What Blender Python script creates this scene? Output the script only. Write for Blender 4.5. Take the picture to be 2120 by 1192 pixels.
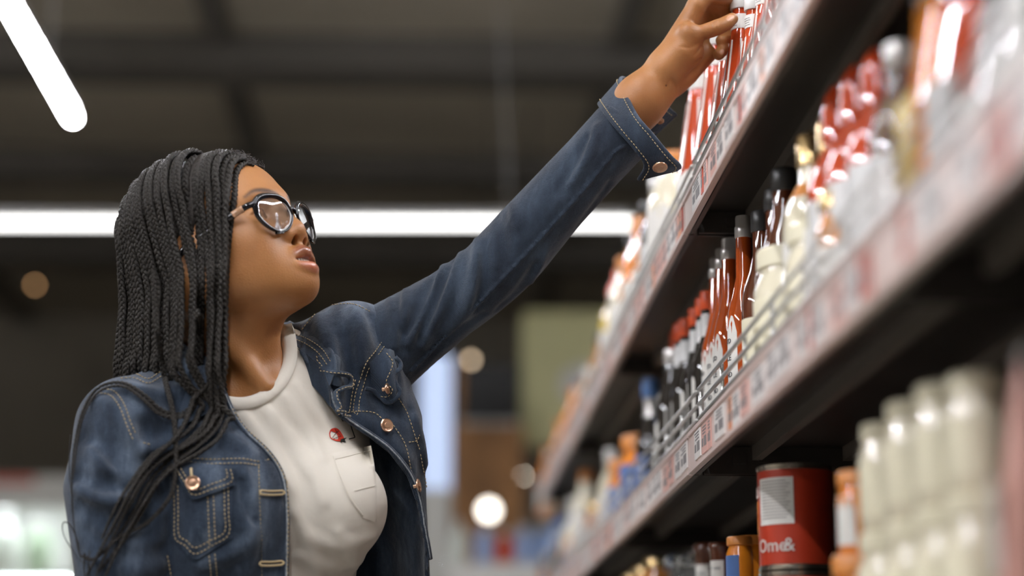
import bpy, bmesh, math, random
import numpy as np
from mathutils import Vector, Matrix, Quaternion
from mathutils.bvhtree import BVHTree

# ------------------------------------------------------------------ camera, world, exposure
SC = bpy.context.scene
COL = SC.collection
for o in list(bpy.data.objects):
    bpy.data.objects.remove(o)
CAM_Z = 0.93
F_PX = 4000.0
PITCH = math.atan(908 / F_PX)
YAW = math.asin(190 / math.sqrt(190**2 + 908**2 + F_PX**2))
cam_d = bpy.data.cameras.new('camera')
cam = bpy.data.objects.new('camera', cam_d)
COL.objects.link(cam)
cam.location = (0, 0, CAM_Z)
cam.rotation_euler = (math.pi / 2 + PITCH, 0, -YAW)
cam_d.sensor_width = 36
cam_d.lens = F_PX / 2120 * 36
cam_d.clip_start = 0.02
cam_d.dof.use_dof = True
cam_d.dof.focus_distance = 2.40
cam_d.dof.aperture_fstop = 1.6
SC.camera = cam
SC.view_settings.view_transform = 'Standard'
SC.view_settings.look = 'None'
SC.view_settings.gamma = 1
SC.view_settings.use_curve_mapping = False
SC.view_settings.exposure = 0.28
world = bpy.data.worlds.new('world')
SC.world = world
world.use_nodes = True
world.node_tree.nodes['Background'].inputs['Color'].default_value = (1.0, 0.93, 0.84, 1)
world.node_tree.nodes['Background'].inputs['Strength'].default_value = 0.09
TUBE_POWER = 105.0        # emission strength of the tube lamps built below

_cy, _sy, _cp, _sp = math.cos(YAW), math.sin(YAW), math.cos(PITCH), math.sin(PITCH)
C_F = np.array([_sy * _cp, _cy * _cp, _sp])
C_R = np.array([_cy, -_sy, 0.0])
C_U = np.array([-_sy * _sp, -_cy * _sp, _cp])
C_O = np.array([0, 0, CAM_Z])

def at(px, py, Y):
    """the place at distance Y along the aisle that the photograph shows at (px, py)"""
    d = C_F * F_PX + C_R * (px - 1060) - C_U * (py - 596)
    return C_O + d * (Y / d[1])

def pix(P):
    P = np.asarray(P, dtype=float) - C_O
    w = P @ C_F
    return np.stack([1060 + F_PX * (P @ C_R) / w, 596 - F_PX * (P @ C_U) / w], -1)
# ------------------------------------------------------------------ helpers: materials
def node_mat(name):
    m = bpy.data.materials.new(name)
    m.use_nodes = True
    nt = m.node_tree
    return m, nt, nt.nodes['Principled BSDF']

def plain(name, col, rough=0.5, metal=0.0, var=0.0, scale=30.0, bump=0.0, bscale=200.0, emit=0.0, trans=0.0, spec=0.5, coat=0.0, sss=0.0, alpha=None):
    """a principled material with noise variation of colour and optional fine relief"""
    m, nt, b = node_mat(name)
    b.inputs['Base Color'].default_value = (*col, 1)
    b.inputs['Roughness'].default_value = rough
    b.inputs['Metallic'].default_value = metal
    b.inputs['Specular IOR Level'].default_value = spec
    b.inputs['Coat Weight'].default_value = coat
    b.inputs['Transmission Weight'].default_value = trans
    if sss:
        b.inputs['Subsurface Weight'].default_value = sss
        b.inputs['Subsurface Radius'].default_value = (0.012, 0.005, 0.0025)
        b.inputs['Subsurface Scale'].default_value = 1.0
    if emit:
        b.inputs['Emission Color'].default_value = (*col, 1)
        b.inputs['Emission Strength'].default_value = emit
    tc = nt.nodes.new('ShaderNodeTexCoord')
    if var:
        n = nt.nodes.new('ShaderNodeTexNoise'); n.inputs['Scale'].default_value = scale; n.inputs['Detail'].default_value = 4
        nt.links.new(tc.outputs['Object'], n.inputs['Vector'])
        r = nt.nodes.new('ShaderNodeMapRange'); r.inputs['To Min'].default_value = 1 - var; r.inputs['To Max'].default_value = 1 + var
        r.inputs['From Min'].default_value = 0.3; r.inputs['From Max'].default_value = 0.7
        nt.links.new(n.outputs['Fac'], r.inputs['Value'])
        mx = nt.nodes.new('ShaderNodeVectorMath'); mx.operation = 'SCALE'
        mx.inputs[0].default_value = col
        nt.links.new(r.outputs['Result'], mx.inputs['Scale'])
        nt.links.new(mx.outputs['Vector'], b.inputs['Base Color'])
    if bump:
        n2 = nt.nodes.new('ShaderNodeTexNoise'); n2.inputs['Scale'].default_value = bscale; n2.inputs['Detail'].default_value = 3
        nt.links.new(tc.outputs['Object'], n2.inputs['Vector'])
        bp = nt.nodes.new('ShaderNodeBump'); bp.inputs['Strength'].default_value = bump; bp.inputs['Distance'].default_value = 0.002
        nt.links.new(n2.outputs['Fac'], bp.inputs['Height'])
        nt.links.new(bp.outputs['Normal'], b.inputs['Normal'])
    return m

# ------------------------------------------------------------------ helpers: meshes and objects
def mesh_np(name, V, F, smooth=True):
    me = bpy.data.meshes.new(name)
    me.from_pydata(np.asarray(V, dtype=float).tolist(), [], [list(map(int, f)) for f in F])
    if smooth:
        me.polygons.foreach_set('use_smooth', [True] * len(me.polygons))
    me.update()
    return me

def link(name, me, mats=None, parent=None, loc=None):
    o = bpy.data.objects.new(name, me)
    COL.objects.link(o)
    if me is not None and mats is not None and len(me.materials) == 0:
        for m in (mats if isinstance(mats, (list, tuple)) else [mats]):
            me.materials.append(m)
    if parent is not None:
        o.parent = parent
    if loc is not None:
        o.location = loc
    return o

def tag(o, label=None, cat=None, group=None, kind=None):
    if label: o['label'] = label
    if cat: o['category'] = cat
    if group: o['group'] = group
    if kind: o['kind'] = kind
    return o

def empty(name, loc, label=None, cat=None, group=None):
    o = bpy.data.objects.new(name, None)
    o.empty_display_size = 0.02
    COL.objects.link(o)
    o.location = loc
    return tag(o, label, cat, group)

class Geo:
    """collects vertices and faces of several shapes for ONE mesh object"""
    def __init__(self):
        self.V, self.F, self.M, self.n = [], [], [], 0
    def add(self, V, F, mat=0):
        self.V.append(np.asarray(V, dtype=float).reshape(-1, 3))
        self.F += [[i + self.n for i in f] for f in F]
        self.M += [mat] * len(F)
        self.n += len(self.V[-1])
        return self
    def box(self, c, s, mat=0, R=None):
        c = np.asarray(c, float); h = np.asarray(s, float) / 2
        P = np.array([[x, y, z] for x in (-1, 1) for y in (-1, 1) for z in (-1, 1)]) * h
        if R is not None: P = P @ np.asarray(R).T
        return self.add(P + c, [(0, 1, 3, 2), (4, 6, 7, 5), (0, 4, 5, 1), (2, 3, 7, 6), (0, 2, 6, 4), (1, 5, 7, 3)], mat)
    def tube(self, pts, r, n=6, mat=0, cap=True, flat=None):
        V, F = tube_np(pts, r, n, cap, flat)
        return self.add(V, F, mat)
    def lathe(self, prof, n=20, mat=0, c=(0, 0, 0), caps=True, mats=None, sq=None):
        prof = np.asarray(prof, float); k = len(prof)
        a = np.linspace(0, 2 * np.pi, n, endpoint=False)
        ca, sa = np.cos(a), np.sin(a)
        if sq:
            g = 1 / np.maximum(np.abs(ca) ** sq + np.abs(sa) ** sq, 1e-9) ** (1 / sq); ca, sa = ca * g, sa * g
        V = np.stack([prof[:, None, 0] * ca, prof[:, None, 0] * sa, np.repeat(prof[:, None, 1], n, 1)], -1).reshape(-1, 3) + np.asarray(c)
        base = self.n
        for i in range(k - 1):
            fs = [(i * n + j, i * n + (j + 1) % n, (i + 1) * n + (j + 1) % n, (i + 1) * n + j) for j in range(n)]
            self.F += [[q + base for q in f] for f in fs]; self.M += [mats[i] if mats else mat] * n
        self.V.append(V)
        if caps:
            self.F.append([base + j for j in range(n)][::-1]); self.M.append(mats[0] if mats else mat)
            self.F.append([base + (k - 1) * n + j for j in range(n)]); self.M.append(mats[-1] if mats else mat)
        self.n += len(V)
        return self
    def mesh(self, name, smooth=False):
        me = bpy.data.meshes.new(name)
        V = np.concatenate(self.V)
        me.from_pydata(V.tolist(), [], self.F)
        me.polygons.foreach_set('material_index', self.M)
        if smooth:
            me.polygons.foreach_set('use_smooth', [True] * len(me.polygons))
        me.update()
        return me
    def build(self, name, mats, parent=None, smooth=False, loc=None, angle=None):
        me = self.mesh(name, smooth or angle is not None)
        if angle is not None:
            me.set_sharp_from_angle(angle=math.radians(angle))
        return link(name, me, mats, parent, loc)

def frames(P, ref=None):
    P = np.asarray(P, float)
    T = np.gradient(P, axis=0)
    T /= np.maximum(np.linalg.norm(T, axis=1, keepdims=True), 1e-9)
    N = np.zeros_like(T)
    if ref is None: ref = np.array([0, 0, 1.0]) if abs(T[0, 2]) < 0.9 else np.array([1.0, 0, 0])
    n = ref - T[0] * (ref @ T[0]); n /= np.linalg.norm(n)
    for i in range(len(P)):
        n = n - T[i] * (n @ T[i])
        n /= max(np.linalg.norm(n), 1e-9)
        N[i] = n
    return T, N, np.cross(T, N)

def tube_np(pts, r, n=6, cap=True, flat=None):
    """a tube along pts; r a number or one per point; flat squashes the second axis"""
    P = np.asarray(pts, float); k = len(P)
    r = np.broadcast_to(np.asarray(r, float), (k,))
    T, N, B = frames(P)
    a = np.linspace(0, 2 * np.pi, n, endpoint=False)
    fl = 1.0 if flat is None else flat
    V = P[:, None] + r[:, None, None] * (np.cos(a)[None, :, None] * N[:, None] + fl * np.sin(a)[None, :, None] * B[:, None])
    i = np.arange(k - 1)[:, None]; j = np.arange(n)[None]
    q = np.stack([i * n + j, i * n + (j + 1) % n, (i + 1) * n + (j + 1) % n, (i + 1) * n + j], -1).reshape(-1, 4)
    F = q.tolist()
    if cap:
        F.append(list(range(n))[::-1]); F.append([(k - 1) * n + t for t in range(n)])
    return V.reshape(-1, 3), F

def catmull(pts, per=8):
    P = np.asarray(pts, float)
    if len(P) < 3:
        t = np.linspace(0, 1, per + 1)[:, None]
        return P[0] * (1 - t) + P[-1] * t
    Q = np.vstack([2 * P[0] - P[1], P, 2 * P[-1] - P[-2]])
    out = []
    for i in range(len(P) - 1):
        p0, p1, p2, p3 = Q[i:i + 4]
        t = np.linspace(0, 1, per, endpoint=False)[:, None]
        out.append(0.5 * (2 * p1 + (p2 - p0) * t + (2 * p0 - 5 * p1 + 4 * p2 - p3) * t**2 + (3 * p1 - p0 - 3 * p2 + p3) * t**3))
    out.append(P[-1:])
    return np.vstack(out)

def resample(P, step):
    P = np.asarray(P, float)
    s = np.concatenate([[0], np.cumsum(np.linalg.norm(np.diff(P, axis=0), axis=1))])
    m = max(2, int(round(s[-1] / step)) + 1)
    u = np.linspace(0, s[-1], m)
    return np.stack([np.interp(u, s, P[:, i]) for i in range(P.shape[1])], -1)

# ------------------------------------------------------------------ helpers: distance-field modelling
def smin(a, b, k):
    h = np.maximum(k - np.abs(a - b), 0) / k
    return np.minimum(a, b) - h * h * k * 0.25

class Field:
    """a distance field on a grid; shapes are blended in, then skinned as one continuous surface"""
    def __init__(self, lo, hi, h):
        self.lo = np.asarray(lo, float); self.h = h
        self.dim = np.ceil((np.asarray(hi, float) - self.lo) / h).astype(int) + 1
        self.D = np.full(self.dim, 1.0, np.float32)
    def block(self, lo, hi):
        a = np.clip(np.floor((np.asarray(lo) - self.lo) / self.h).astype(int), 0, self.dim)
        b = np.clip(np.ceil((np.asarray(hi) - self.lo) / self.h).astype(int) + 1, 0, self.dim)
        if np.any(b <= a): return None, None
        ax = [(self.lo[i] + self.h * np.arange(a[i], b[i])).astype(np.float32) for i in range(3)]
        X = np.stack(np.meshgrid(*ax, indexing='ij'), -1)
        return tuple(slice(a[i], b[i]) for i in range(3)), X
    def _put(self, sl, d, k, op):
        if op == '+':
            self.D[sl] = smin(self.D[sl], d, k) if k > 0 else np.minimum(self.D[sl], d)
        elif op == '-':
            self.D[sl] = -smin(-self.D[sl], d, k) if k > 0 else np.maximum(self.D[sl], -d)
    def ell(self, c, r, k=0.01, R=None, op='+'):
        c = np.asarray(c, float); r = np.broadcast_to(np.asarray(r, float), (3,))
        m = r.max() + k * 1.5 + 4 * self.h + 0.02
        sl, X = self.block(c - m, c + m)
        if sl is None: return self
        p = X - c.astype(np.float32)
        if R is not None: p = p @ np.asarray(R, np.float32)
        r = r.astype(np.float32)
        k0 = np.linalg.norm(p / r, axis=-1); k1 = np.linalg.norm(p / (r * r), axis=-1)
        self._put(sl, k0 * (k0 - 1) / np.maximum(k1, 1e-6), k, op)
        return self
    def cone(self, a, b, ra, rb=None, k=0.01, op='+'):
        a = np.asarray(a, float); b = np.asarray(b, float); rb = ra if rb is None else rb
        m = max(ra, rb) + k * 1.5 + 4 * self.h + 0.02
        sl, X = self.block(np.minimum(a, b) - m, np.maximum(a, b) + m)
        if sl is None: return self
        ab = (b - a).astype(np.float32); p = X - a.astype(np.float32)
        t = np.clip((p @ ab) / max(float(ab @ ab), 1e-12), 0, 1)
        d = np.linalg.norm(p - t[..., None] * ab, axis=-1) - (ra + (rb - ra) * t)
        self._put(sl, d, k, op)
        return self
    def path(self, pts, r, k=0.01, op='+'):
        pts = np.asarray(pts, float); r = np.broadcast_to(np.asarray(r, float), (len(pts),))
        m = r.max() + k * 1.5 + 4 * self.h + 0.02
        sl, X = self.block(pts.min(0) - m, pts.max(0) + m)
        if sl is None: return self
        d = np.full(X.shape[:3], 1.0, np.float32)
        for i in range(len(pts) - 1):
            ab = (pts[i + 1] - pts[i]).astype(np.float32); p = X - pts[i].astype(np.float32)
            t = np.clip((p @ ab) / max(float(ab @ ab), 1e-12), 0, 1)
            d = np.minimum(d, np.linalg.norm(p - t[..., None] * ab, axis=-1) - (r[i] + (r[i + 1] - r[i]) * t))
        self._put(sl, d, k, op)
        return self
    def coords(self):
        return self.block(self.lo, self.lo + self.h * (self.dim - 1))[1]
    def skin(self, level=0.0):
        D = self.D - level
        s = D < 0
        nx, ny, nz = D.shape
        acc = np.zeros((nx - 1, ny - 1, nz - 1, 3), np.float32); cnt = np.zeros((nx - 1, ny - 1, nz - 1), np.float32)
        cs = s[:-1, :-1, :-1].astype(np.int8)
        tot = np.zeros(cs.shape, np.int8)
        for i in (0, 1):
            for j in (0, 1):
                for k in (0, 1):
                    tot += s[i:nx - 1 + i, j:ny - 1 + j, k:nz - 1 + k]
        act = (tot > 0) & (tot < 8)
        I, J, K = np.nonzero(act)
        P = np.zeros((len(I), 3), np.float64); n = np.zeros(len(I))
        for ax in range(3):
            o = [0, 1, 2]; o.remove(ax)
            for u in (0, 1):
                for v in (0, 1):
                    a = [0, 0, 0]; a[o[0]] = u; a[o[1]] = v
                    b = list(a); b[ax] = 1
                    da = D[I + a[0], J + a[1], K + a[2]]; db = D[I + b[0], J + b[1], K + b[2]]
                    cr = (da < 0) != (db < 0)
                    t = np.where(cr, da / np.where(cr, da - db, 1), 0)
                    q = np.tile(np.array(a, float), (len(I), 1)); q[:, ax] += t
                    P[cr] += q[cr]; n[cr] += 1
        P = P / n[:, None] + np.stack([I, J, K], -1)
        idx = np.full(act.shape, -1, np.int64); idx[I, J, K] = np.arange(len(I))
        F = []
        for ax in range(3):
            o = [(1, 2), (2, 0), (0, 1)][ax]
            A = s.take(range(0, s.shape[ax] - 1), ax); B = s.take(range(1, s.shape[ax]), ax)
            for sign in (0, 1):
                e = (A & ~B) if sign == 0 else (~A & B)
                E = np.stack(np.nonzero(e), -1)
                ok = (E[:, o[0]] > 0) & (E[:, o[1]] > 0) & (E[:, o[0]] < s.shape[o[0]] - 1) & (E[:, o[1]] < s.shape[o[1]] - 1)
                E = E[ok]
                qs = []
                for (u, v) in ((-1, -1), (0, -1), (0, 0), (-1, 0)):
                    G = E.copy(); G[:, o[0]] += u; G[:, o[1]] += v
                    qs.append(idx[G[:, 0], G[:, 1], G[:, 2]])
                q = np.stack(qs, -1)
                F.append(q if sign == 0 else q[:, ::-1])
        F = np.concatenate(F)
        F = F[(F >= 0).all(1)]
        return self.lo + P * self.h, F

def relax(V, F, it=2, f=0.5):
    E = np.concatenate([F[:, [0, 1]], F[:, [1, 2]], F[:, [2, 3]], F[:, [3, 0]]])
    E = np.concatenate([E, E[:, ::-1]])
    n = np.bincount(E[:, 0], minlength=len(V)).astype(float)[:, None]
    for w in ([f, -f * 1.03] * it):
        S = np.stack([np.bincount(E[:, 0], weights=V[E[:, 1], i], minlength=len(V)) for i in range(3)], -1)
        V = V + w * (S / np.maximum(n, 1) - V)
    return V

def quads_mesh(name, V, F, attrs=None):
    me = bpy.data.meshes.new(name)
    F = np.asarray(F)
    me.vertices.add(len(V)); me.vertices.foreach_set('co', np.asarray(V, np.float32).ravel())
    me.loops.add(F.size); me.loops.foreach_set('vertex_index', F.ravel().astype(np.int32))
    me.polygons.add(len(F)); me.polygons.foreach_set('loop_start', np.arange(0, F.size, F.shape[1], dtype=np.int32))
    me.update(calc_edges=True); me.validate()
    me.polygons.foreach_set('use_smooth', [True] * len(me.polygons))
    for k, a in (attrs or {}).items():
        at_ = me.attributes.new(k, 'FLOAT', 'POINT'); at_.data.foreach_set('value', np.asarray(a, np.float32))
    me.update()
    return me

def ORD(n):
    w = 'first second third fourth fifth sixth seventh eighth ninth tenth eleventh twelfth thirteenth fourteenth fifteenth sixteenth seventeenth eighteenth nineteenth'.split()
    if n < 20: return w[n - 1]
    t = {2: 'twent', 3: 'thirt', 4: 'fort', 5: 'fift', 6: 'sixt'}[n // 10]
    return t + ('ieth' if n % 10 == 0 else 'y-' + w[n % 10 - 1])
# ------------------------------------------------------------------ room shell and lamps
M = {}
M['ceiling'] = plain('ceiling_paint', (0.38, 0.34, 0.27), 0.9, var=0.12, scale=1.2)
M['beam'] = plain('beam_steel', (0.11, 0.10, 0.085), 0.7, var=0.15, scale=2)
M['wall'] = plain('wall_paint', (0.34, 0.31, 0.255), 0.9, var=0.15, scale=1.5)
M['floor'] = plain('floor_tile', (0.42, 0.39, 0.35), 0.35, var=0.08, scale=3)
M['tube'] = plain('lamp_diffuser', (0.93, 0.94, 1.0), 0.4, emit=TUBE_POWER)
M['tube_far'] = plain('lamp_diffuser_far', (0.95, 0.94, 0.92), 0.4, emit=3.6)
M['housing'] = plain('lamp_housing', (0.55, 0.55, 0.55), 0.4)

def struct(name, g, mat):
    return tag(g.build(name, mat), kind='structure')
CEIL = CAM_Z + 2.95
struct('floor', Geo().box((-1, 4, -0.03), (12, 22, 0.06)), M['floor'])
struct('ceiling', Geo().box((-1, 4, CEIL + 0.05), (12, 22, 0.1)), M['ceiling'])
struct('wall_back', Geo().box((-1, 14.1, 1.9), (12, 0.2, 4.2)), M['wall'])
struct('wall_left', Geo().box((-6.1, 4, 1.9), (0.2, 22, 4.2)), M['wall'])
struct('wall_right', Geo().box((4.9, 4, 1.9), (0.2, 22, 4.2)), M['wall'])
n = 0
def beam(c, s):
    global n
    n += 1
    struct('trim_%d' % n, Geo().box(c, s), M['beam'])
for y, w, d in ((8.15, 0.28, 0.16), (9.9, 0.22, 0.14), (11.6, 0.3, 0.2), (6.2, 0.3, 0.2), (4.2, 0.3, 0.2)):
    beam((-1, y, CEIL - d / 2), (12, w, d))
for x in (-2.9, -0.9, 0.85, 2.4):
    beam((x, 8.6, CEIL - 0.03), (0.1, 11, 0.06))

def tube_lamp(a, b, label, group=None, k=1.0, m='tube'):
    a = np.asarray(a, float); b = np.asarray(b, float); L = np.linalg.norm(b - a)
    t = empty('tube_lamp', (a + b) / 2, label, 'lamp', group)
    ang = math.atan2(b[1] - a[1], b[0] - a[0]); t.rotation_euler = (0, -math.asin((b[2] - a[2]) / L), ang)
    g = Geo()                                    # round-ended opal diffuser, long axis x
    prof = [(0.0, -L / 2), (0.009, -L / 2 + 0.002), (0.014, -L / 2 + 0.008), (0.016, -L / 2 + 0.02), (0.016, L / 2 - 0.02), (0.014, L / 2 - 0.008), (0.009, L / 2 - 0.002), (0.0, L / 2)]
    g.lathe([(r * k, z) for r, z in prof], 18, caps=False)
    V = np.concatenate(g.V); g.V = [np.stack([V[:, 2], V[:, 0], V[:, 1]], -1)]
    g.build('diffuser', M[m], t, smooth=True)
    Geo().box((0, 0, 0.033), (L - 0.06, 0.03, 0.03)).build('housing', M['housing'], t)
    h = CEIL - a[2] - 0.07
    for s in (-1, 1):
        Geo().tube([(s * L * 0.36, 0, 0.045), (s * L * 0.36, 0, 0.07 + h)], 0.003, 6).build('hanging_wire', M['housing'], t)
    return t
LZ = at(870, 463, 7.7)[2]
pe = at(152, 246, 6.4); LX = pe[0] + 0.0
LZ2 = pe[2]
tube_lamp((LX, 3.2, LZ2), (LX, 6.4, LZ2), 'bright white tube lamp running along the aisle at upper left')
tube_lamp(tuple(at(-700, 463, 7.2)[:2]) + (at(-700, 463, 7.2)[2],), tuple(at(1318, 462, 7.7)), 'long white tube lamp across the aisle behind the woman\'s head', k=0.80, m='tube_far')
tube_lamp((LX, -1.4, LZ2), (LX, 1.8, LZ2), 'white tube lamp running along the aisle behind the camera')
tube_lamp((-0.2, -1.2, LZ2 + 0.3), (-0.2, 2.0, LZ2 + 0.3), 'white tube lamp straight over the shelf aisle, above the picture')
tube_lamp((-3.4, -0.6, LZ2), (-3.4, 3.2, LZ2), 'white tube lamp over the next aisle at far left, out of the picture')
tube_lamp((1.45, 1.0, LZ2), (1.45, 4.3, LZ2), 'unseen white tube lamp behind the shelves, added to light her face and glasses')  # added lamp, out of view: reflects in the lenses and lights her face
# ------------------------------------------------------------------ the far side of the shop
B = {}
B['olive'] = plain('olive_board', (0.66, 0.64, 0.34), 0.6, var=0.06, scale=3)
B['white'] = plain('sign_white', (0.72, 0.71, 0.68), 0.5)
B['lit_blue'] = plain('lit_panel', (0.58, 0.71, 1.0), 0.4, emit=0.5)
B['case'] = plain('cooler_case', (0.62, 0.62, 0.58), 0.4)
B['case_lit'] = plain('cooler_light', (0.86, 0.93, 1.0), 0.4, emit=24.0)
B['wood'] = plain('brown_board', (0.40, 0.19, 0.065), 0.6, var=0.2, scale=6)
B['dark'] = plain('dark_gear', (0.03, 0.03, 0.03), 0.6)
B['red'] = plain('red_trim', (0.55, 0.06, 0.03), 0.5)
B['blue'] = plain('blue_pack', (0.33, 0.45, 0.72), 0.5)
B['milk'] = plain('milk_bottle', (0.74, 0.78, 0.70), 0.4)
B['mint'] = plain('mint_pack', (0.55, 0.70, 0.50), 0.4)
B['lamp'] = plain('globe_lamp', (1.0, 0.93, 0.82), 0.4, emit=4.5)

def block(px0, py0, px1, py1, Y, depth):
    """size and centre of an upright block at distance Y that shows between two pixels"""
    a = at(px0, py1, Y); b = at(px1, py0, Y)
    return ((a[0] + b[0]) / 2, Y + depth / 2, (a[2] + b[2]) / 2), (abs(b[0] - a[0]), depth, abs(b[2] - a[2]))

# olive board with rounded corners, hung from the ceiling
(cx, cy_, cz), (sx, sy_, sz) = block(1080, 645, 1330, 925, 9.0, 0.05)
t = empty('hanging_sign', (cx, cy_, cz), 'olive green board with rounded corners hung in the dark back of the shop', 'sign')
a = []
for (qx, qz, t0) in ((1, 1, 0), (-1, 1, 90), (-1, -1, 180), (1, -1, 270)):
    for k in range(7):
        th = math.radians(t0 + 15 * k); a.append((qx * (sx / 2 - 0.05) + 0.05 * math.cos(th), qz * (sz / 2 - 0.05) + 0.05 * math.sin(th)))
N_ = len(a); V = [(x, -0.025, z) for x, z in a] + [(x, 0.025, z) for x, z in a]
Geo().add(V, [list(range(N_)), list(range(N_, 2 * N_))[::-1]] + [(i, i + N_, (i + 1) % N_ + N_, (i + 1) % N_) for i in range(N_)]).build('board', B['olive'], t)
g = Geo()
th = np.linspace(0, 2 * np.pi, 25)[:-1]
e = [(0.02 + 0.13 * math.cos(q), -0.032, -0.03 + 0.10 * math.sin(q)) for q in th]; e2 = [(x, -0.02, z) for x, y, z in e]
g.add(e + e2, [list(range(24)), list(range(24, 48))[::-1]] + [(i, i + 24, (i + 1) % 24 + 24, (i + 1) % 24) for i in range(24)])
g.build('white_emblem', B['white'], t)
for s in (-1, 1):
    Geo().tube([(s * sx * 0.4, 0, sz / 2), (s * sx * 0.4, 0, CEIL - cz)], 0.006, 6).build('hanging_rod', B['dark'], t)

# tall backlit pillar
(cx, cy_, cz), (sx, sy_, sz) = block(868, 735, 935, 1010, 8.2, 0.16)
t = empty('light_pillar', (cx, cy_, 0), 'tall pale blue backlit panel on a dark post', 'display')
Geo().box((0, 0, cz), (sx, sy_, sz)).build('lit_panel', B['lit_blue'], t)
Geo().box((0, 0, (cz - sz / 2) / 2), (sx * 0.9, sy_ * 0.9, cz - sz / 2)).build('post', B['case'], t)
Geo().box((0, 0, cz + sz / 2 + 0.02), (sx * 1.02, sy_ * 1.02, 0.04)).build('top_cap', B['dark'], t)

# brown promotion cabinet between pillar and board
(cx, cy_, cz), (sx, sy_, sz) = block(938, 880, 1082, 1010, 8.8, 0.4)
t = empty('display_cabinet', (cx, cy_, 0), 'brown wooden display cabinet with dark screen, beside the backlit panel', 'cabinet')
Geo().box((0, 0, (cz + sz / 2) / 2), (sx, sy_, cz + sz / 2)).build('body', B['wood'], t)
(ax, ay, az), (bx_, by_, bz) = block(958, 742, 1072, 878, 8.8, 0.3)
Geo().box((ax - cx, 0, az), (bx_, 0.12, bz)).build('screen', B['dark'], t)
Geo().box((ax - cx - bx_ / 2 - 0.015, 0, az), (0.03, 0.14, bz + 0.04)).build('side_post', B['wood'], t)
Geo().box((ax - cx, 0, cz + sz / 2 + 0.015), (bx_, 0.3, 0.03)).build('ledge', B['case'], t)

# round lamps seen as pale discs
for (px, py, Y, r, lb) in ((1075, 985, 9.6, 0.022, 'small round warm lamp below the olive board'), (1012, 1056, 8.4, 0.04, 'round white lamp above the blue packs at lower centre'), (72, 590, 11.5, 0.012, 'dim small orange lamp in the dark at left'), (975, 745, 9.5, 0.016, 'small dim lamp at the top of the dark screen')):
    p = at(px, py, Y)
    t = empty('globe_lamp', p, lb, 'lamp')
    m = B['lamp']
    if px == 1075: m = plain('warm_lamp', (1.0, 0.9, 0.72), 0.4, emit=24.0)
    if px == 72: m = plain('dim_lamp', (0.9, 0.5, 0.22), 0.5, emit=5.0)
    if px == 975: m = plain('dim_lamp', (0.8, 0.6, 0.4), 0.5, emit=5.0)
    Geo().lathe([(0.001, -r), (r * 0.7, -r * 0.7), (r, 0), (r * 0.7, r * 0.7), (0.001, r)], 14).build('globe', m, t, smooth=True)
    Geo().tube([(0, 0, r), (0, 0, CEIL - p[2])], 0.003, 6).build('cord', B['dark'], t)

# lit cooler along the back with bottles and packs
def cooler(px0, px1, py_top, Y, label, depth=0.7):
    x0 = at(px0, py_top, Y)[0]; x1 = at(px1, py_top, Y)[0]; zt = at((px0 + px1) / 2, py_top, Y)[2]
    t = empty('display_cooler', ((x0 + x1) / 2, Y, 0), label, 'cooler')
    w = x1 - x0
    Geo().box((0, depth, zt / 2), (w, 0.05, zt)).build('back', B['case'], t)
    for s in (-1, 1): Geo().box((s * (w / 2 - 0.02), depth / 2, zt / 2), (0.04, depth, zt)).build('side', B['case'], t)
    Geo().box((0, depth / 2, zt - 0.04), (w, depth, 0.08)).build('canopy', B['case'], t)
    Geo().box((0, 0.12, zt - 0.10), (w - 0.1, 0.05, 0.02)).build('light_strip', B['case_lit'], t)
    Geo().box((0, 0.01, zt - 0.11), (w - 0.08, 0.012, 0.07)).build('valance', B['case'], t)
    Geo().box((0, -0.004, zt - 0.02), (w * 0.3, 0.01, 0.03)).build('red_trim', B['red'], t)
    zs = [zt - 0.46, zt - 0.85]
    for z in zs: Geo().box((0, 0.10, z - 0.03), (w - 0.1, 0.04, 0.02)).build('light_strip', B['case_lit'], t)
    for z in zs + [0.3]: Geo().box((0, depth / 2 + 0.02, z), (w - 0.08, depth - 0.06, 0.025)).build('shelf', B['case'], t)
    return x0, x1, zs
def far_pack(me_parts, x, y, z, label, group, nm, cat, sc=1.0):
    t = empty(nm, (x, y, z + 0.0135), label, cat, group); t.scale = (sc,) * 3
    for a_, me in me_parts:
        o = bpy.data.objects.new(a_, me); COL.objects.link(o); o.parent = t
def simple(prof, m, cap, cm):
    p = []
    me = Geo().lathe(prof, 14).mesh('body', True); me.materials.append(m); p.append(('body', me))
    me = Geo().lathe(cap, 12).mesh('cap', True); me.materials.append(cm); p.append(('cap', me)); return p
milk = simple([(0.045, 0), (0.05, 0.01), (0.05, 0.17), (0.02, 0.23), (0.018, 0.24)], B['milk'], [(0.022, 0.236), (0.022, 0.265), (0.018, 0.27)], B['white'])
mint = simple([(0.05, 0), (0.055, 0.01), (0.055, 0.14), (0.03, 0.18), (0.028, 0.19)], B['mint'], [(0.034, 0.188), (0.034, 0.215), (0.03, 0.22)], B['white'])
bluep = simple([(0.05, 0), (0.055, 0.01), (0.055, 0.16), (0.03, 0.2), (0.028, 0.21)], B['blue'], [(0.034, 0.206), (0.034, 0.235), (0.03, 0.24)], B['white'])
redp = simple([(0.05, 0), (0.055, 0.01), (0.055, 0.13), (0.03, 0.17), (0.028, 0.18)], B['red'], [(0.034, 0.178), (0.034, 0.205), (0.03, 0.21)], B['white'])
br = random.Random(3)
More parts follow.
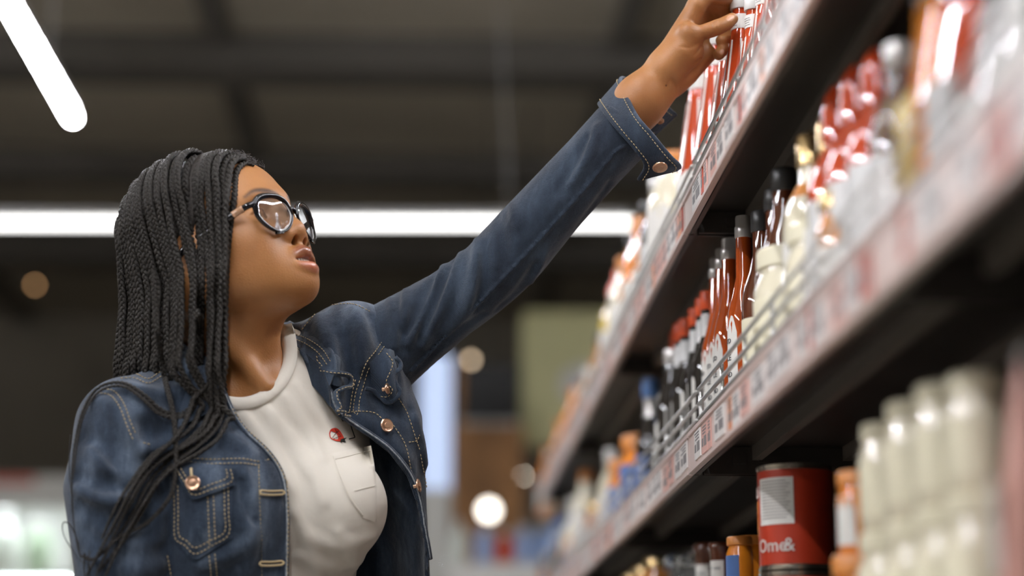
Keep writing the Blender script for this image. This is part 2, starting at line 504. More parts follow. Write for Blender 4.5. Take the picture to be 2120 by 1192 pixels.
for (p0, p1, top, Y, lb, which) in ((-120, 175, 985, 9.0, 'lit white cooler with pale bottles behind the woman\'s right arm', (milk, mint)), (895, 958, 985, 10.4, 'narrow lit cooler with pale bottles beside her open jacket', (milk, mint))):
    x0, x1, zs = cooler(p0, p1, top, Y, lb)
    for z in zs:
        x = x0 + 0.11; i_ = 0
        while x < x1 - 0.08:
            k = br.choice(which); i_ += 1
            far_pack(k, x, Y + 0.14, z, 'blurred pale bottle, ' + ORD(i_) + ' from the left on the ' + ('upper' if z == zs[0] else 'lower') + ' shelf of the ' + ('left' if p0 < 0 else 'narrow') + ' cooler', 'pale bottles in the ' + ('left' if p0 < 0 else 'narrow') + ' cooler', 'milk_bottle', 'bottle', br.uniform(1.05, 1.18))
            x += 0.16
# low stand of blue, white and red packs
x0 = at(930, 1192, 7.6)[0]; x1 = at(1180, 1192, 7.6)[0]
zt = at(1050, 1165, 7.6)[2]
t = empty('promotion_stand', ((x0 + x1) / 2, 7.6, 0), 'low pale stand carrying blue, white and red packs at lower centre', 'stand')
Geo().box((0, 0.15, zt / 2 - 0.0), (x1 - x0, 0.3, zt)).build('body', B['case'], t)
Geo().box((0, 0.0, zt - 0.05), (x1 - x0, 0.01, 0.06)).build('front_lip', B['white'], t)
for i, (px, kd, nm) in enumerate(((950, milk, 'white'), (1003, bluep, 'blue'), (1045, redp, 'red'), (1088, bluep, 'second blue'), (1132, bluep, 'third blue'), (1168, redp, 'second red'))):
    far_pack(kd, at(px, 1165, 7.66)[0], 7.70, zt - 0.0125, nm + ' bottle with white cap on the low pale stand', None, 'drink_bottle', 'bottle', 0.64)
# ------------------------------------------------------------------ shelving along the aisle
M['deck'] = plain('shelf_steel', (0.036, 0.031, 0.026), 0.45, metal=0.0, var=0.2, scale=8, bump=0.05)
M['rib'] = plain('rib_steel', (0.20, 0.175, 0.145), 0.4, metal=0.3)
M['rail'] = plain('rail_plastic', (0.74, 0.59, 0.54), 0.3, var=0.05, scale=6)
M['tag_white'] = plain('tag_paper_white', (0.80, 0.76, 0.73), 0.35, var=0.05, scale=60)
M['tag_pink'] = plain('tag_paper_pink', (0.74, 0.44, 0.38), 0.35)
M['tag_red'] = plain('tag_paper_red', (0.55, 0.10, 0.06), 0.35)
M['tag_orange'] = plain('tag_paper_orange', (0.75, 0.30, 0.14), 0.35)
M['tag_print'] = plain('tag_print', (0.22, 0.20, 0.20), 0.5)
M['wire'] = plain('chrome_wire', (0.68, 0.68, 0.66), 0.3, metal=0.8)
S = 0.833                 # the shelf's size: its module is 1.04 m long
XF = 0.414 * S
rng = random.Random(5)
#            rail bottom, rail top, deck top, guard wire heights (all above the camera)
TIERS = {'top': (0.760, 0.8166, 0.800, (0.838, 0.857, 0.876)),
         'middle': (0.378, 0.443, 0.425, (0.465, 0.487, 0.510)),
         'low': (0.015, 0.075, 0.060, ()),
         'base': (-0.60, -0.54, -0.545, ())}
TIERS = {k: (v[0] * S, v[1] * S, v[2] * S, tuple(w * S for w in v[3])) for k, v in TIERS.items()}
DECK = {k: v[2] + CAM_Z for k, v in TIERS.items()}
MOD0, MODL = 2.95 * S, 1.25 * S
X_BACK = 0.93 * S
TAGS = {}
def tag_mesh(w, h, m, seed):
    r = random.Random(seed)
    g = Geo().box((0, 0, 0), (0.0014, w, h), 0)
    # printed lines and a price block standing a hair proud of the paper
    g.box((-0.0008, -w * 0.18, -h * 0.1), (0.0004, w * 0.42, h * 0.34), 1)
    for k in range(3):
        g.box((-0.0008, w * 0.06 * r.uniform(-1, 1), h * (0.40 - 0.11 * k)), (0.0004, w * r.uniform(0.5, 0.8), h * 0.05), 1)
    g.box((-0.0008, w * 0.28, -h * 0.12), (0.0004, w * 0.24, h * 0.28), 1)
    me = g.mesh('price_tag')
    for x in (m, M['tag_print']): me.materials.append(x)
    return me
tag_meshes = [(tag_mesh(w * S, 0.042 * S, M[m], i), w * S) for i, (m, w) in enumerate([('tag_white', 0.062), ('tag_white', 0.05), ('tag_white', 0.075), ('tag_pink', 0.055), ('tag_pink', 0.03), ('tag_red', 0.016), ('tag_orange', 0.03), ('tag_white', 0.09)])]

def shelf_module(y0, y1, label):
    t = empty('shelving_unit', (0, y0, 0), label, 'shelf')
    L = y1 - y0
    Geo().box((X_BACK + 0.02, L / 2, 0.98), (0.02, L - 0.004, 1.92)).build('back_panel', M['deck'], t)
    Geo().box((X_BACK - 0.004, 0.022, 0.98), (0.03, 0.04, 1.96)).build('upright', M['deck'], t)
    Geo().box((XF + 0.2, L / 2, 0.06), (0.38, L - 0.01, 0.12)).build('plinth', M['deck'], t)
    for k, (z0, z1, zd, wires) in TIERS.items():
        z0 += CAM_Z; z1 += CAM_Z; zd += CAM_Z
        g = Geo()
        g.box(((XF + X_BACK) / 2 + 0.006, L / 2, zd - 0.0015), (X_BACK - XF - 0.012, L - 0.006, 0.003))      # top sheet
        g.box((XF + 0.007, L / 2, (z0 + zd) / 2 - 0.001), (0.006, L - 0.006, zd - z0 - 0.002))               # front lip
        sh = g.build('shelf', M['deck'], t)
        if k in ('top', 'middle', 'low'):
            for xr, hr in ((XF + 0.083, 0.018), (XF + 0.20, 0.018), (XF + 0.31, 0.018)):
                Geo().box((xr, L / 2, zd - 0.003 - hr / 2), (0.012, L - 0.02, hr)).build('stiffener', M['rib'], sh)
            for yb in (0.008, L - 0.008):
                g = Geo()
                hb = zd - z0 - 0.004 if k != 'base' else 0.04
                g.box((XF + 0.215, yb, zd - 0.004 - hb / 2), (0.40, 0.004, hb))
                g.box((XF + 0.06, yb - 0.003, zd - 0.02), (0.018, 0.003, 0.012)); g.box((XF + 0.10, yb - 0.003, zd - 0.02), (0.03, 0.003, 0.008))
                g.build('bracket', M['deck'], sh)
            r_ = Geo().box((XF, L / 2, (z0 + z1) / 2), (0.005, L - 0.006, z1 - z0))
            r_.box((XF - 0.003, L / 2, z1 - 0.003), (0.004, L - 0.006, 0.005)); r_.box((XF - 0.003, L / 2, z0 + 0.003), (0.004, L - 0.006, 0.005))
            rail = r_.build('price_rail', M['rail'], sh)
            y = 0.012
            while y < L - 0.10:
                me, w = tag_meshes[rng.choice((0, 0, 1, 2, 3, 3, 4, 5, 6, 7))]
                o = bpy.data.objects.new('price_tag', me); COL.objects.link(o); o.parent = sh
                o.location = (XF - 0.0035, y + w / 2, (z0 + z1) / 2 + rng.uniform(-0.003, 0.003)); o.rotation_euler = (rng.uniform(-0.03, 0.03), 0, 0)
                y += w + rng.choice((0.002, 0.004, 0.012, 0.03))
        if wires:
            for zw in wires:
                Geo().tube([(XF + 0.010, 0.008, zw + CAM_Z), (XF + 0.010, L - 0.008, zw + CAM_Z)], 0.0026, 8).build('guard_wire', M['wire'], sh, smooth=True)
            nv = 6
            for i in range(nv + 1):
                yy = 0.008 + (L - 0.016) * i / nv
                top = wires[-1] + CAM_Z
                Geo().tube([(XF + 0.0141, yy, zd - 0.002), (XF + 0.0141, yy, top + 0.002)], 0.0023, 8).build('guard_post', M['wire'], sh, smooth=True)
    return t
names = {-2: 'dark steel shelving unit with price rails, nearest the camera at the right edge', -1: 'dark steel shelving unit with price rails holding red-capped packs and cream jars at right', 0: 'dark steel shelving unit with price rails the woman reaches into, from ketchup to red tins',
         1: 'dark steel shelving unit just beyond the woman\'s hand, holding blue-capped bottle', 2: 'dark steel shelving unit fourth from the camera, with small blurred jars', 3: 'farthest dark steel shelving unit at the end of the row'}
EDGES = [MOD0 - 2 * MODL - 0.0, MOD0 - MODL, MOD0, MOD0 + MODL, MOD0 + 2 * MODL, MOD0 + 3 * MODL]
for i in range(5):
    shelf_module(EDGES[i], EDGES[i + 1], [names[-1], names[0], names[1], names[2], names[3]][i])
# ------------------------------------------------------------------ goods on the shelves
def glassy(name, col, rough=0.06, trans=0.0, coat=0.6):
    return plain(name, col, rough, trans=trans, coat=coat, spec=0.6)
G = {}
G['ketchup'] = glassy('ketchup_red', (0.52, 0.060, 0.014))
G['hot_sauce'] = glassy('hot_sauce_red', (0.52, 0.085, 0.012), 0.05)
G['soy'] = glassy('soy_black', (0.012, 0.009, 0.008))
G['brown'] = glassy('brown_sauce', (0.11, 0.03, 0.012))
G['amber'] = glassy('amber_sauce', (0.62, 0.25, 0.06))
G['orange'] = glassy('orange_sauce', (0.85, 0.27, 0.02), 0.15)
G['cream'] = glassy('cream_sauce', (0.80, 0.74, 0.56), 0.15)
G['yellow'] = glassy('mustard_yellow', (0.75, 0.55, 0.12), 0.12)
G['green'] = glassy('olive_green', (0.22, 0.24, 0.07), 0.1)
G['clear'] = plain('clear_glass', (0.8, 0.82, 0.8), 0.03, trans=0.9)
G['white'] = plain('white_plastic', (0.78, 0.77, 0.74), 0.25, coat=0.3)
G['label'] = plain('label_paper', (0.80, 0.78, 0.73), 0.4, var=0.04, scale=40)
G['label_cream'] = plain('label_cream', (0.80, 0.75, 0.56), 0.4, var=0.05, scale=40)
G['label_blue'] = plain('label_blue', (0.10, 0.20, 0.482), 0.4)
G['label_green'] = plain('label_green', (0.20, 0.28, 0.13), 0.4)
G['label_orange'] = plain('label_orange', (0.72, 0.27, 0.05), 0.4)
G['label_red'] = plain('label_red', (0.52, 0.045, 0.016), 0.35, coat=0.3)
G['ink'] = plain('print_ink', (0.06, 0.06, 0.065), 0.5)
G['ink_green'] = plain('print_green', (0.03, 0.12, 0.05), 0.5)
G['red_cap'] = plain('red_cap', (0.80, 0.105, 0.028), 0.35)
G['dark_cap'] = plain('dark_cap', (0.045, 0.045, 0.045), 0.3)
G['blue_cap'] = plain('blue_cap', (0.11, 0.22, 0.48), 0.35)
G['orange_cap'] = plain('orange_cap', (0.75, 0.28, 0.06), 0.35)
G['silver'] = plain('silver_cap', (0.72, 0.70, 0.67), 0.25, metal=0.4)
G['gold'] = plain('gold_lid', (0.62, 0.45, 0.22), 0.25, metal=0.9)
G['tin'] = plain('tin_metal', (0.6, 0.55, 0.48), 0.25, metal=1.0)
G['film'] = plain('clear_film', (0.75, 0.75, 0.74), 0.15, coat=0.8)
G['pink'] = plain('pink_label', (0.62, 0.33, 0.27), 0.4)

def band(r, z0, z1, a0, a1, n=14, mat=0, wave=0.0, g=None, tilt=0.0):
    """a curved label; the printed side faces the aisle (-x)"""
    g = g or Geo()
    a = np.linspace(a0, a1, n + 1) + math.pi
    rr = r(z0) if callable(r) else r
    top = z1 + wave * np.abs(np.sin(np.linspace(0, 3 * np.pi, n + 1)))
    V = []
    for i, t in enumerate(a):
        for z in (z0, (z0 + top[i]) / 2, top[i]):
            q = (r(z) if callable(r) else r) + 0.0005
            V.append((q * math.cos(t), q * math.sin(t), z))
    for i, t in enumerate(a):
        for z in (z0, (z0 + top[i]) / 2, top[i]):
            q = (r(z) if callable(r) else r) - 0.0004
            V.append((q * math.cos(t), q * math.sin(t), z))
    F = []; m = 3 * (n + 1)
    for i in range(n):
        for j in range(2):
            p = i * 3 + j
            F += [(p, p + 1, p + 4, p + 3), (m + p, m + p + 3, m + p + 4, m + p + 1)]
        F += [(i * 3, i * 3 + 3, m + i * 3 + 3, m + i * 3), (i * 3 + 2, m + i * 3 + 2, m + i * 3 + 5, i * 3 + 5)]
    F += [(0, m, m + 1, 1), (1, m + 1, m + 2, 2)]; e = n * 3
    F += [(e, e + 1, m + e + 1, m + e), (e + 1, e + 2, m + e + 2, m + e + 1)]
    return g.add(V, F, mat)

def wrap_text(txt, size, r, zc, ac, g, mat, squeeze=1.0):
    """lettering wrapped on a round label, read from the aisle"""
    cu = bpy.data.curves.new('lettering', 'FONT'); cu.body = txt; cu.size = size; cu.align_x = 'CENTER'; cu.align_y = 'CENTER'
    cu.extrude = 0.0002; cu.resolution_u = 2
    o = bpy.data.objects.new('lettering', cu); COL.objects.link(o)
    bpy.context.view_layer.update()
    me = o.to_mesh()
    P = np.array([v.co for v in me.vertices]); F = [list(p.vertices) for p in me.polygons]
    o.to_mesh_clear(); bpy.data.objects.remove(o); bpy.data.curves.remove(cu)
    if len(P) == 0: return
    rr = (r if not callable(r) else r(zc)) + 0.0009 + P[:, 2]
    a = math.pi + ac + P[:, 0] * squeeze / rr
    g.add(np.stack([rr * np.cos(a), rr * np.sin(a), zc + P[:, 1]], -1), F, mat)

def prof_r(prof):
    z = [p[1] for p in prof]; r = [p[0] for p in prof]
    return lambda q: float(np.interp(q, z, r))

def kind(body_prof, body_m, cap=None, cap_m=None, labels=(), n=20, sq=None, extra=None):
    """list of (part name, mesh) for one kind of pack"""
    parts = []
    me = Geo().lathe(body_prof, n, sq=sq).mesh('body', True); me.set_sharp_from_angle(angle=math.radians(50)); me.materials.append(G[body_m]); parts.append(('body', me))
    if cap:
        me = Geo().lathe(cap, 18).mesh('cap', True); me.set_sharp_from_angle(angle=math.radians(40)); me.materials.append(G[cap_m]); parts.append(('cap', me))
    R = prof_r(body_prof)
    for nm, z0, z1, a0, a1, m, wave, txt in labels:
        g = Geo(); mats = [G[m], G['ink']]
        if sq: Rr = lambda z: R(z) * 1.0
        band(R, z0, z1, a0, a1, 16, 0, wave, g)
        for (t, size, zc, ac) in txt:
            wrap_text(t, size, R, zc, ac, g, 1)
        me = g.mesh(nm); [me.materials.append(x) for x in mats]; parts.append((nm, me))
    if extra: parts += extra
    return parts

def cap_prof(r, z0, z1, ridge=False):
    return [(r * 0.96, z0), (r, z0 + 0.001), (r, z1 - 0.003), (r * 0.93, z1)]
K = {}
kp = [(0.030, 0), (0.033, 0.004), (0.033, 0.085), (0.0315, 0.10), (0.024, 0.150), (0.0165, 0.195), (0.0135, 0.212), (0.0135, 0.232), (0.0115, 0.233), (0.0115, 0.243)]
K['ketchup_bottle'] = kind(kp, 'ketchup', cap_prof(0.0145, 0.240, 0.262), 'white',
    [('label', 0.022, 0.092, -1.25, 1.25, 'label', 0.006, []),
     ('neck_label', 0.211, 0.231, -1.9, 1.9, 'label', 0, [('------', 0.006, 0.2260, 0.5), ('-------', 0.006, 0.2225, 0.5), ('-----', 0.006, 0.2190, 0.5), ('------', 0.006, 0.2155, 0.5)])], n=10)
# pale frame lines on the faceted glass
g = Geo(); Rk = prof_r(kp)
for a in (-2.1, -1.25, -0.45, 0.45, 1.25, 2.1):
    zz = np.linspace(0.10, 0.195, 7); g.tube([((Rk(z) - 0.0002) * math.cos(math.pi + a), (Rk(z) - 0.0002) * math.sin(math.pi + a), z) for z in zz], 0.0016, 5)
me = g.mesh('facet_line', True); me.materials.append(G['label']); K['ketchup_bottle'].append(('facet_line', me))
hp = [(0.026, 0), (0.0285, 0.004), (0.0285, 0.165), (0.027, 0.185), (0.019, 0.215), (0.0135, 0.24), (0.0122, 0.30), (0.0115, 0.305), (0.0115, 0.315)]
K['hot_sauce_bottle'] = kind(hp, 'hot_sauce', [(0.0125, 0.302), (0.0138, 0.304), (0.0138, 0.318), (0.0122, 0.322), (0.0122, 0.334), (0.0115, 0.337)], 'silver',
    [('label', 0.060, 0.150, -1.2, 1.0, 'label', 0.028, [('ING LTD', 0.0105, 0.138, -0.1), ('SAUCE', 0.013, 0.112, -0.1), ('LAND', 0.0115, 0.086, 0.1)]),
     ('rear_label', 0.020, 0.050, -1.2, 1.2, 'label', 0, [])])
sp = [(0.028, 0), (0.031, 0.004), (0.031, 0.15), (0.029, 0.17), (0.018, 0.20), (0.014, 0.22), (0.0135, 0.265)]
K['soy_bottle'] = kind(sp, 'soy', cap_prof(0.0155, 0.258, 0.290), 'red_cap',
    [('label', 0.04, 0.135, -1.0, 0.25, 'label', 0.01, []), ('neck_label', 0.212, 0.250, -2.6, 2.6, 'film', 0, [])])
K['soy_flat_bottle'] = kind([(0.03, 0), (0.034, 0.005), (0.034, 0.14), (0.030, 0.17), (0.018, 0.20), (0.015, 0.24)], 'soy', cap_prof(0.0165, 0.235, 0.262), 'silver', [('label', 0.06, 0.17, -1.0, 0.2, 'label', 0.01, [])])
K['green_neck_bottle'] = kind(sp, 'soy', cap_prof(0.0155, 0.258, 0.290), 'red_cap', [('label', 0.03, 0.135, -1.0, 0.75, 'label_cream', 0.01, []), ('neck_label', 0.19, 0.235, -2.6, 2.6, 'label_green', 0, [])])
bp = [(0.030, 0), (0.033, 0.004), (0.033, 0.14), (0.030, 0.165), (0.016, 0.20), (0.0135, 0.22), (0.0135, 0.262)]
K['blue_cap_bottle'] = kind(bp, 'soy', [(0.017, 0.245), (0.0185, 0.247), (0.0185, 0.276), (0.016, 0.285)], 'blue_cap', [('label', 0.03, 0.125, -1.3, 1.3, 'label_blue', 0, []), ('neck_label', 0.205, 0.243, -2.6, 2.6, 'silver', 0, [])])
K['brown_bottle'] = kind([(0.032, 0), (0.035, 0.005), (0.035, 0.165), (0.032, 0.19), (0.022, 0.22), (0.016, 0.245), (0.0155, 0.288)], 'brown', cap_prof(0.018, 0.280, 0.312), 'dark_cap',
    [('label', 0.03, 0.145, -1.2, 1.2, 'label_cream', 0.0, [])])
K['cream_bottle'] = kind([(0.036, 0), (0.04, 0.005), (0.04, 0.17), (0.036, 0.195), (0.02, 0.225), (0.0175, 0.25)], 'cream', cap_prof(0.0215, 0.245, 0.285), 'gold',
    [('label', 0.03, 0.15, -1.2, 1.2, 'label', 0.0, []), ('neck_label', 0.205, 0.222, -2.6, 2.6, 'label_orange', 0, [])])
K['cream_jar'] = kind([(0.038, 0), (0.042, 0.005), (0.042, 0.105), (0.035, 0.122), (0.035, 0.13)], 'cream', cap_prof(0.038, 0.128, 0.150), 'label_cream', [('label', 0.02, 0.095, -1.3, 1.3, 'label_cream', 0, [])])
K['small_jar'] = kind([(0.028, 0), (0.031, 0.004), (0.031, 0.085), (0.026, 0.10), (0.026, 0.106)], 'amber', cap_prof(0.0285, 0.104, 0.122), 'gold', [('label', 0.015, 0.07, -1.3, 1.3, 'label', 0, [])])
K['white_small_bottle'] = kind([(0.027, 0), (0.03, 0.004), (0.03, 0.12), (0.026, 0.14), (0.014, 0.165), (0.014, 0.18)], 'cream', cap_prof(0.0165, 0.176, 0.205), 'white', [('label', 0.02, 0.11, -1.3, 1.3, 'label', 0, [])])
K['yellow_bottle'] = kind([(0.03, 0), (0.033, 0.005), (0.033, 0.13), (0.03, 0.15), (0.015, 0.175), (0.013, 0.185)], 'yellow', [(0.017, 0.182), (0.017, 0.20), (0.007, 0.215), (0.005, 0.235)], 'red_cap', [('label', 0.025, 0.115, -1.3, 1.3, 'label', 0, [])])
K['amber_bottle'] = kind([(0.028, 0), (0.031, 0.004), (0.031, 0.14), (0.027, 0.165), (0.015, 0.195), (0.0135, 0.225)], 'amber', cap_prof(0.016, 0.22, 0.245), 'dark_cap', [('label', 0.025, 0.12, -1.3, 1.3, 'label', 0, [])])
K['orange_bottle'] = kind([(0.03, 0), (0.034, 0.005), (0.034, 0.14), (0.03, 0.165), (0.016, 0.195), (0.015, 0.21)], 'orange', cap_prof(0.018, 0.205, 0.235), 'orange_cap', [('label', 0.025, 0.12, -1.3, 1.3, 'label', 0, [])])
K['white_label_bottle'] = kind([(0.033, 0), (0.036, 0.005), (0.036, 0.15), (0.032, 0.175), (0.018, 0.20), (0.016, 0.225)], 'cream', cap_prof(0.0175, 0.22, 0.245), 'orange_cap', [('label', 0.02, 0.145, -1.5, 1.5, 'label', 0.01, [])])
K['red_cap_bottle'] = kind([(0.034, 0), (0.038, 0.005), (0.038, 0.16), (0.034, 0.185), (0.02, 0.21), (0.018, 0.22)], 'ketchup', [(0.019, 0.215), (0.021, 0.217), (0.0205, 0.25), (0.017, 0.268), (0.008, 0.28)], 'ketchup', [('label', 0.025, 0.15, -1.4, 1.4, 'film', 0.0, [])])
K['clear_bottle'] = kind([(0.035, 0), (0.039, 0.005), (0.039, 0.17), (0.034, 0.20), (0.018, 0.23), (0.016, 0.26)], 'clear', cap_prof(0.019, 0.255, 0.285), 'silver', [('label', 0.03, 0.15, -1.3, 1.3, 'film', 0, [])])
K['jam_jar'] = kind([(0.026, 0), (0.030, 0.005), (0.0305, 0.09), (0.033, 0.115), (0.0355, 0.13)], 'brown', [(0.036, 0.128), (0.0375, 0.131), (0.0375, 0.137), (0.034, 0.144)], 'brown', [('label', 0.02, 0.1, -1.4, 1.4, 'label', 0, [('ILF', 0.020, 0.085, 0.0), ('HIIII', 0.012, 0.08, 0.8)])])
K['orange_jar'] = kind([(0.034, 0), (0.038, 0.005), (0.038, 0.105), (0.031, 0.122), (0.031, 0.13)], 'orange', [(0.033, 0.126), (0.0355, 0.128), (0.0355, 0.146), (0.033, 0.15)], 'orange_cap', [('label', 0.02, 0.1, -1.4, 1.4, 'label_blue', 0, [])])
K['orange_lid_jar'] = kind([(0.036, 0), (0.040, 0.005), (0.040, 0.105), (0.034, 0.122), (0.034, 0.13)], 'orange', [(0.037, 0.126), (0.039, 0.128), (0.039, 0.150), (0.036, 0.154)], 'orange_cap', [('label', 0.015, 0.108, -1.3, 1.3, 'label', 0, [])])
K['clip_jar'] = kind([(0.028, 0), (0.031, 0.005), (0.031, 0.095), (0.026, 0.11), (0.027, 0.116)], 'clear', [(0.028, 0.118), (0.03, 0.12), (0.03, 0.128), (0.026, 0.134)], 'clear', [('label', 0.02, 0.08, -1.3, 1.3, 'label_cream', 0, [])])
g = Geo(); g.tube([(0.031 * math.cos(t), 0.031 * math.sin(t), 0.112) for t in np.linspace(0, 2 * np.pi, 17)], 0.0013, 5)
g.tube(catmull([(-0.03, -0.02, 0.112), (-0.045, -0.006, 0.12), (-0.045, 0.006, 0.12), (-0.03, 0.02, 0.112)], 4), 0.0013, 5); g.tube(catmull([(-0.03, 0, 0.135), (-0.042, 0, 0.128), (-0.045, 0, 0.10)], 4), 0.0013, 5)
me = g.mesh('wire_clip', True); me.materials.append(G['wire'] if 'wire' in G else M['wire']); K['clip_jar'].append(('wire_clip', me))
# big red tin: ribbed steel can, paper label with a white panel
tp = [(0.050, 0), (0.0535, 0.001), (0.0535, 0.005), (0.0515, 0.006), (0.0515, 0.139), (0.0535, 0.140), (0.0535, 0.144), (0.0505, 0.145), (0.0495, 0.141)]
parts = []
me = Geo().lathe(tp, 40).mesh('body', True); me.set_sharp_from_angle(angle=math.radians(35)); me.materials.append(G['tin']); parts.append(('body', me))
g = Geo(); a = np.linspace(0, 2 * np.pi, 41)
V = [((0.0522) * math.cos(t), 0.0522 * math.sin(t), z) for t in a for z in (0.008, 0.137)]
g.add(V, [(2 * i, 2 * i + 2, 2 * i + 3, 2 * i + 1) for i in range(40)])
me = g.mesh('paper_label', True); me.materials.append(G['label_red']); parts.append(('paper_label', me))
g = Geo(); band(0.0524, 0.062, 0.126, -0.05, 1.05, 14, 0, 0, g)
for k in range(13):
    band(0.0530, 0.070 + k * 0.0042, 0.0713 + k * 0.0042, 0.06, 0.86 + 0.1 * ((k * 7) % 3) * 0.5, 10, 1, 0, g)
me = g.mesh('white_panel'); me.materials.append(G['label']); me.materials.append(plain('fine_print', (0.35, 0.33, 0.31), 0.5)); parts.append(('white_panel', me))
g = Geo(); wrap_text('Ome', 0.026, 0.0526, 0.033, 0.35, g, 0); wrap_text('&', 0.026, 0.0526, 0.033, 0.9, g, 0); wrap_text('OU', 0.024, 0.0526, 0.108, -0.4, g, 0)
me = g.mesh('lettering'); me.materials.append(G['label']); parts.append(('lettering', me))
g = Geo(); band(0.0525, 0.05, 0.092, -0.75, -0.3, 8, 0, 0.006, g); band(0.0527, 0.058, 0.08, -0.62, -0.42, 6, 1, 0.004, g)
me = g.mesh('food_picture'); me.materials.append(G['orange_cap']); me.materials.append(G['label_red']); parts.append(('food_picture', me))
K['red_tin'] = parts
# pouch-like packs
def pouch(w, d, h, m, lab):
    g = Geo(); zs = np.linspace(0, h, 9); prof = []
    for z in zs:
        t = z / h; q = d * (math.sin(math.pi * min(1, (0.18 + t) * 0.85)) ** 0.6) * (1 - t * 0.75) + 0.003
        ww = w * (1 - 0.06 * math.sin(t * 9))
        a = np.linspace(0, 2 * np.pi, 16, endpoint=False)
        prof.append(np.stack([np.sign(np.cos(a)) * np.abs(np.cos(a)) ** 0.8 * q / 2, np.sign(np.sin(a)) * np.abs(np.sin(a)) ** 0.6 * ww / 2, np.full(16, z)], -1))
    V = np.concatenate(prof); F = [(i * 16 + j, i * 16 + (j + 1) % 16, (i + 1) * 16 + (j + 1) % 16, (i + 1) * 16 + j) for i in range(8) for j in range(16)]
    F += [list(range(16))[::-1], [8 * 16 + j for j in range(16)]]
    g.add(V, F); me = g.mesh('pouch', True); me.materials.append(G[m])
    g2 = Geo(); g2.tube([(0, -w * 0.46, h + 0.004), (0, w * 0.46, h + 0.004)], 0.006, 6, flat=0.3); m2 = g2.mesh('seal', True); m2.materials.append(G['film'])
    g3 = Geo(); g3.box((-d * 0.44, 0, h * 0.42), (0.004, w * 0.6, h * 0.34)); m3 = g3.mesh('label'); m3.materials.append(G[lab])
    return [('pouch', me), ('seal', m2), ('label', m3)]
K['orange_pouch'] = pouch(0.095, 0.06, 0.26, 'orange', 'yellow')
K['red_pouch'] = pouch(0.085, 0.06, 0.24, 'ketchup', 'film')
K['white_pouch'] = pouch(0.09, 0.06, 0.25, 'film', 'label')
K['pink_pouch'] = pouch(0.10, 0.06, 0.23, 'pink', 'film')
NAME = {'green_neck_bottle': 'sauce_bottle', 'blue_cap_bottle': 'sauce_bottle', 'brown_bottle': 'sauce_bottle', 'cream_bottle': 'dressing_bottle', 'cream_jar': 'mayonnaise_jar', 'white_small_bottle': 'dressing_bottle',
        'yellow_bottle': 'mustard_bottle', 'amber_bottle': 'sauce_bottle', 'orange_bottle': 'sauce_bottle', 'white_label_bottle': 'dressing_bottle', 'red_cap_bottle': 'ketchup_bottle', 'clear_bottle': 'dressing_bottle',
        'orange_pouch': 'sauce_pouch', 'red_pouch': 'sauce_pouch', 'white_pouch': 'sauce_pouch', 'pink_pouch': 'sauce_pouch', 'jam_jar': 'salsa_jar', 'orange_jar': 'sauce_jar', 'orange_lid_jar': 'sauce_jar', 'clip_jar': 'spice_jar', 'small_jar': 'spice_jar', 'soy_bottle': 'sauce_bottle', 'soy_flat_bottle': 'sauce_bottle', 'red_tin': 'food_tin'}
PR = random.Random(11)
def put(k, x, y, tier, label, group=None, sc=1.0, dz=0.0, rot=None, cat=None, full=True):
    cats = {'bottle': 'bottle', 'jar': 'jar', 'tin': 'can', 'pouch': 'pouch'}
    t = empty(NAME.get(k, k), (x * S, y * S, DECK[tier] + 0.0005 + dz * S), label, cat or cats[NAME.get(k, k).split('_')[-1]], group)
    t.rotation_euler = (0, 0, PR.uniform(-0.25, 0.25) if rot is None else rot); t.scale = (sc * S,) * 3
    for nm, me in K[k]:
        o = bpy.data.objects.new(nm, me); COL.objects.link(o); o.parent = t
        if nm in ('lettering', 'facet_line'): o['kind'] = 'stuff'
    return t
HGT = {k: max(v.co.z for _, me in parts for v in me.vertices) for k, parts in K.items()}
def stand(k, px, py, tier, label, x=0.484, group=None, **kw):
    """a pack whose top shows at (px, py), standing on a tier at x"""
    y = x / at(px, py, 1.0)[0]
    z = at(px, py, y * S)[2]
    z = min(z, CAM_Z + {'top': 9.0, 'middle': TIERS['top'][0], 'low': TIERS['middle'][0]}[tier] - 0.004)     # stays under the tier above
    sc = ((z - DECK[tier]) / S - kw.get('dz', 0)) / HGT[k]
    return put(k, x, y, tier, label, group, sc=min(1.35, max(0.60, sc)), **kw)
def row(kinds, y0, y1, step, tier, label, group, x=0.484, sc=(0.95, 1.05)):
    y = y0
    n_ = 0
    while y < y1:
        k = PR.choice(kinds); n_ += 1
        put(k, x + PR.uniform(-0.006, 0.006), y, tier, ORD(n_) + ' from the camera in the ' + label + ', a ' + k.replace('_', ' '), group, sc=PR.uniform(*sc))
        y += step * PR.uniform(0.92, 1.1)

# ---- top tier: ketchup round the hand, then pale and amber bottles running away
held = at(1523, 18, 2.80 * S)
put('ketchup_bottle', held[0] / S + 0.008, 2.80, 'top', 'red ketchup bottle with white cap gripped by the woman\'s raised hand', sc=(held[2] - DECK['top']) / S / 0.243, rot=0.1)
for i, (px, py, lb) in enumerate([(1505, 62, 'red ketchup bottle just beyond the one being gripped, under the palm'), (1481, 66, 'second red ketchup bottle beyond the hand, seen below the wrist'), (1447, 92, 'leftmost of the red ketchup bottles, right beside the open denim cuff')]):
    stand('ketchup_bottle', px, py, 'top', lb, 0.478, 'ketchup bottles on the top shelf', rot=0.05)
for y, lb in ((2.70, 'red ketchup bottle next to the gripped one on the camera side'), (2.605, 'second red ketchup bottle from the hand on the camera side'), (2.51, 'third red ketchup bottle from the hand on the camera side'), (2.415, 'fourth red ketchup bottle from the hand, behind the blurred wires')):
    put('ketchup_bottle', 0.486, y, 'top', lb, 'ketchup bottles on the top shelf', rot=0.05)
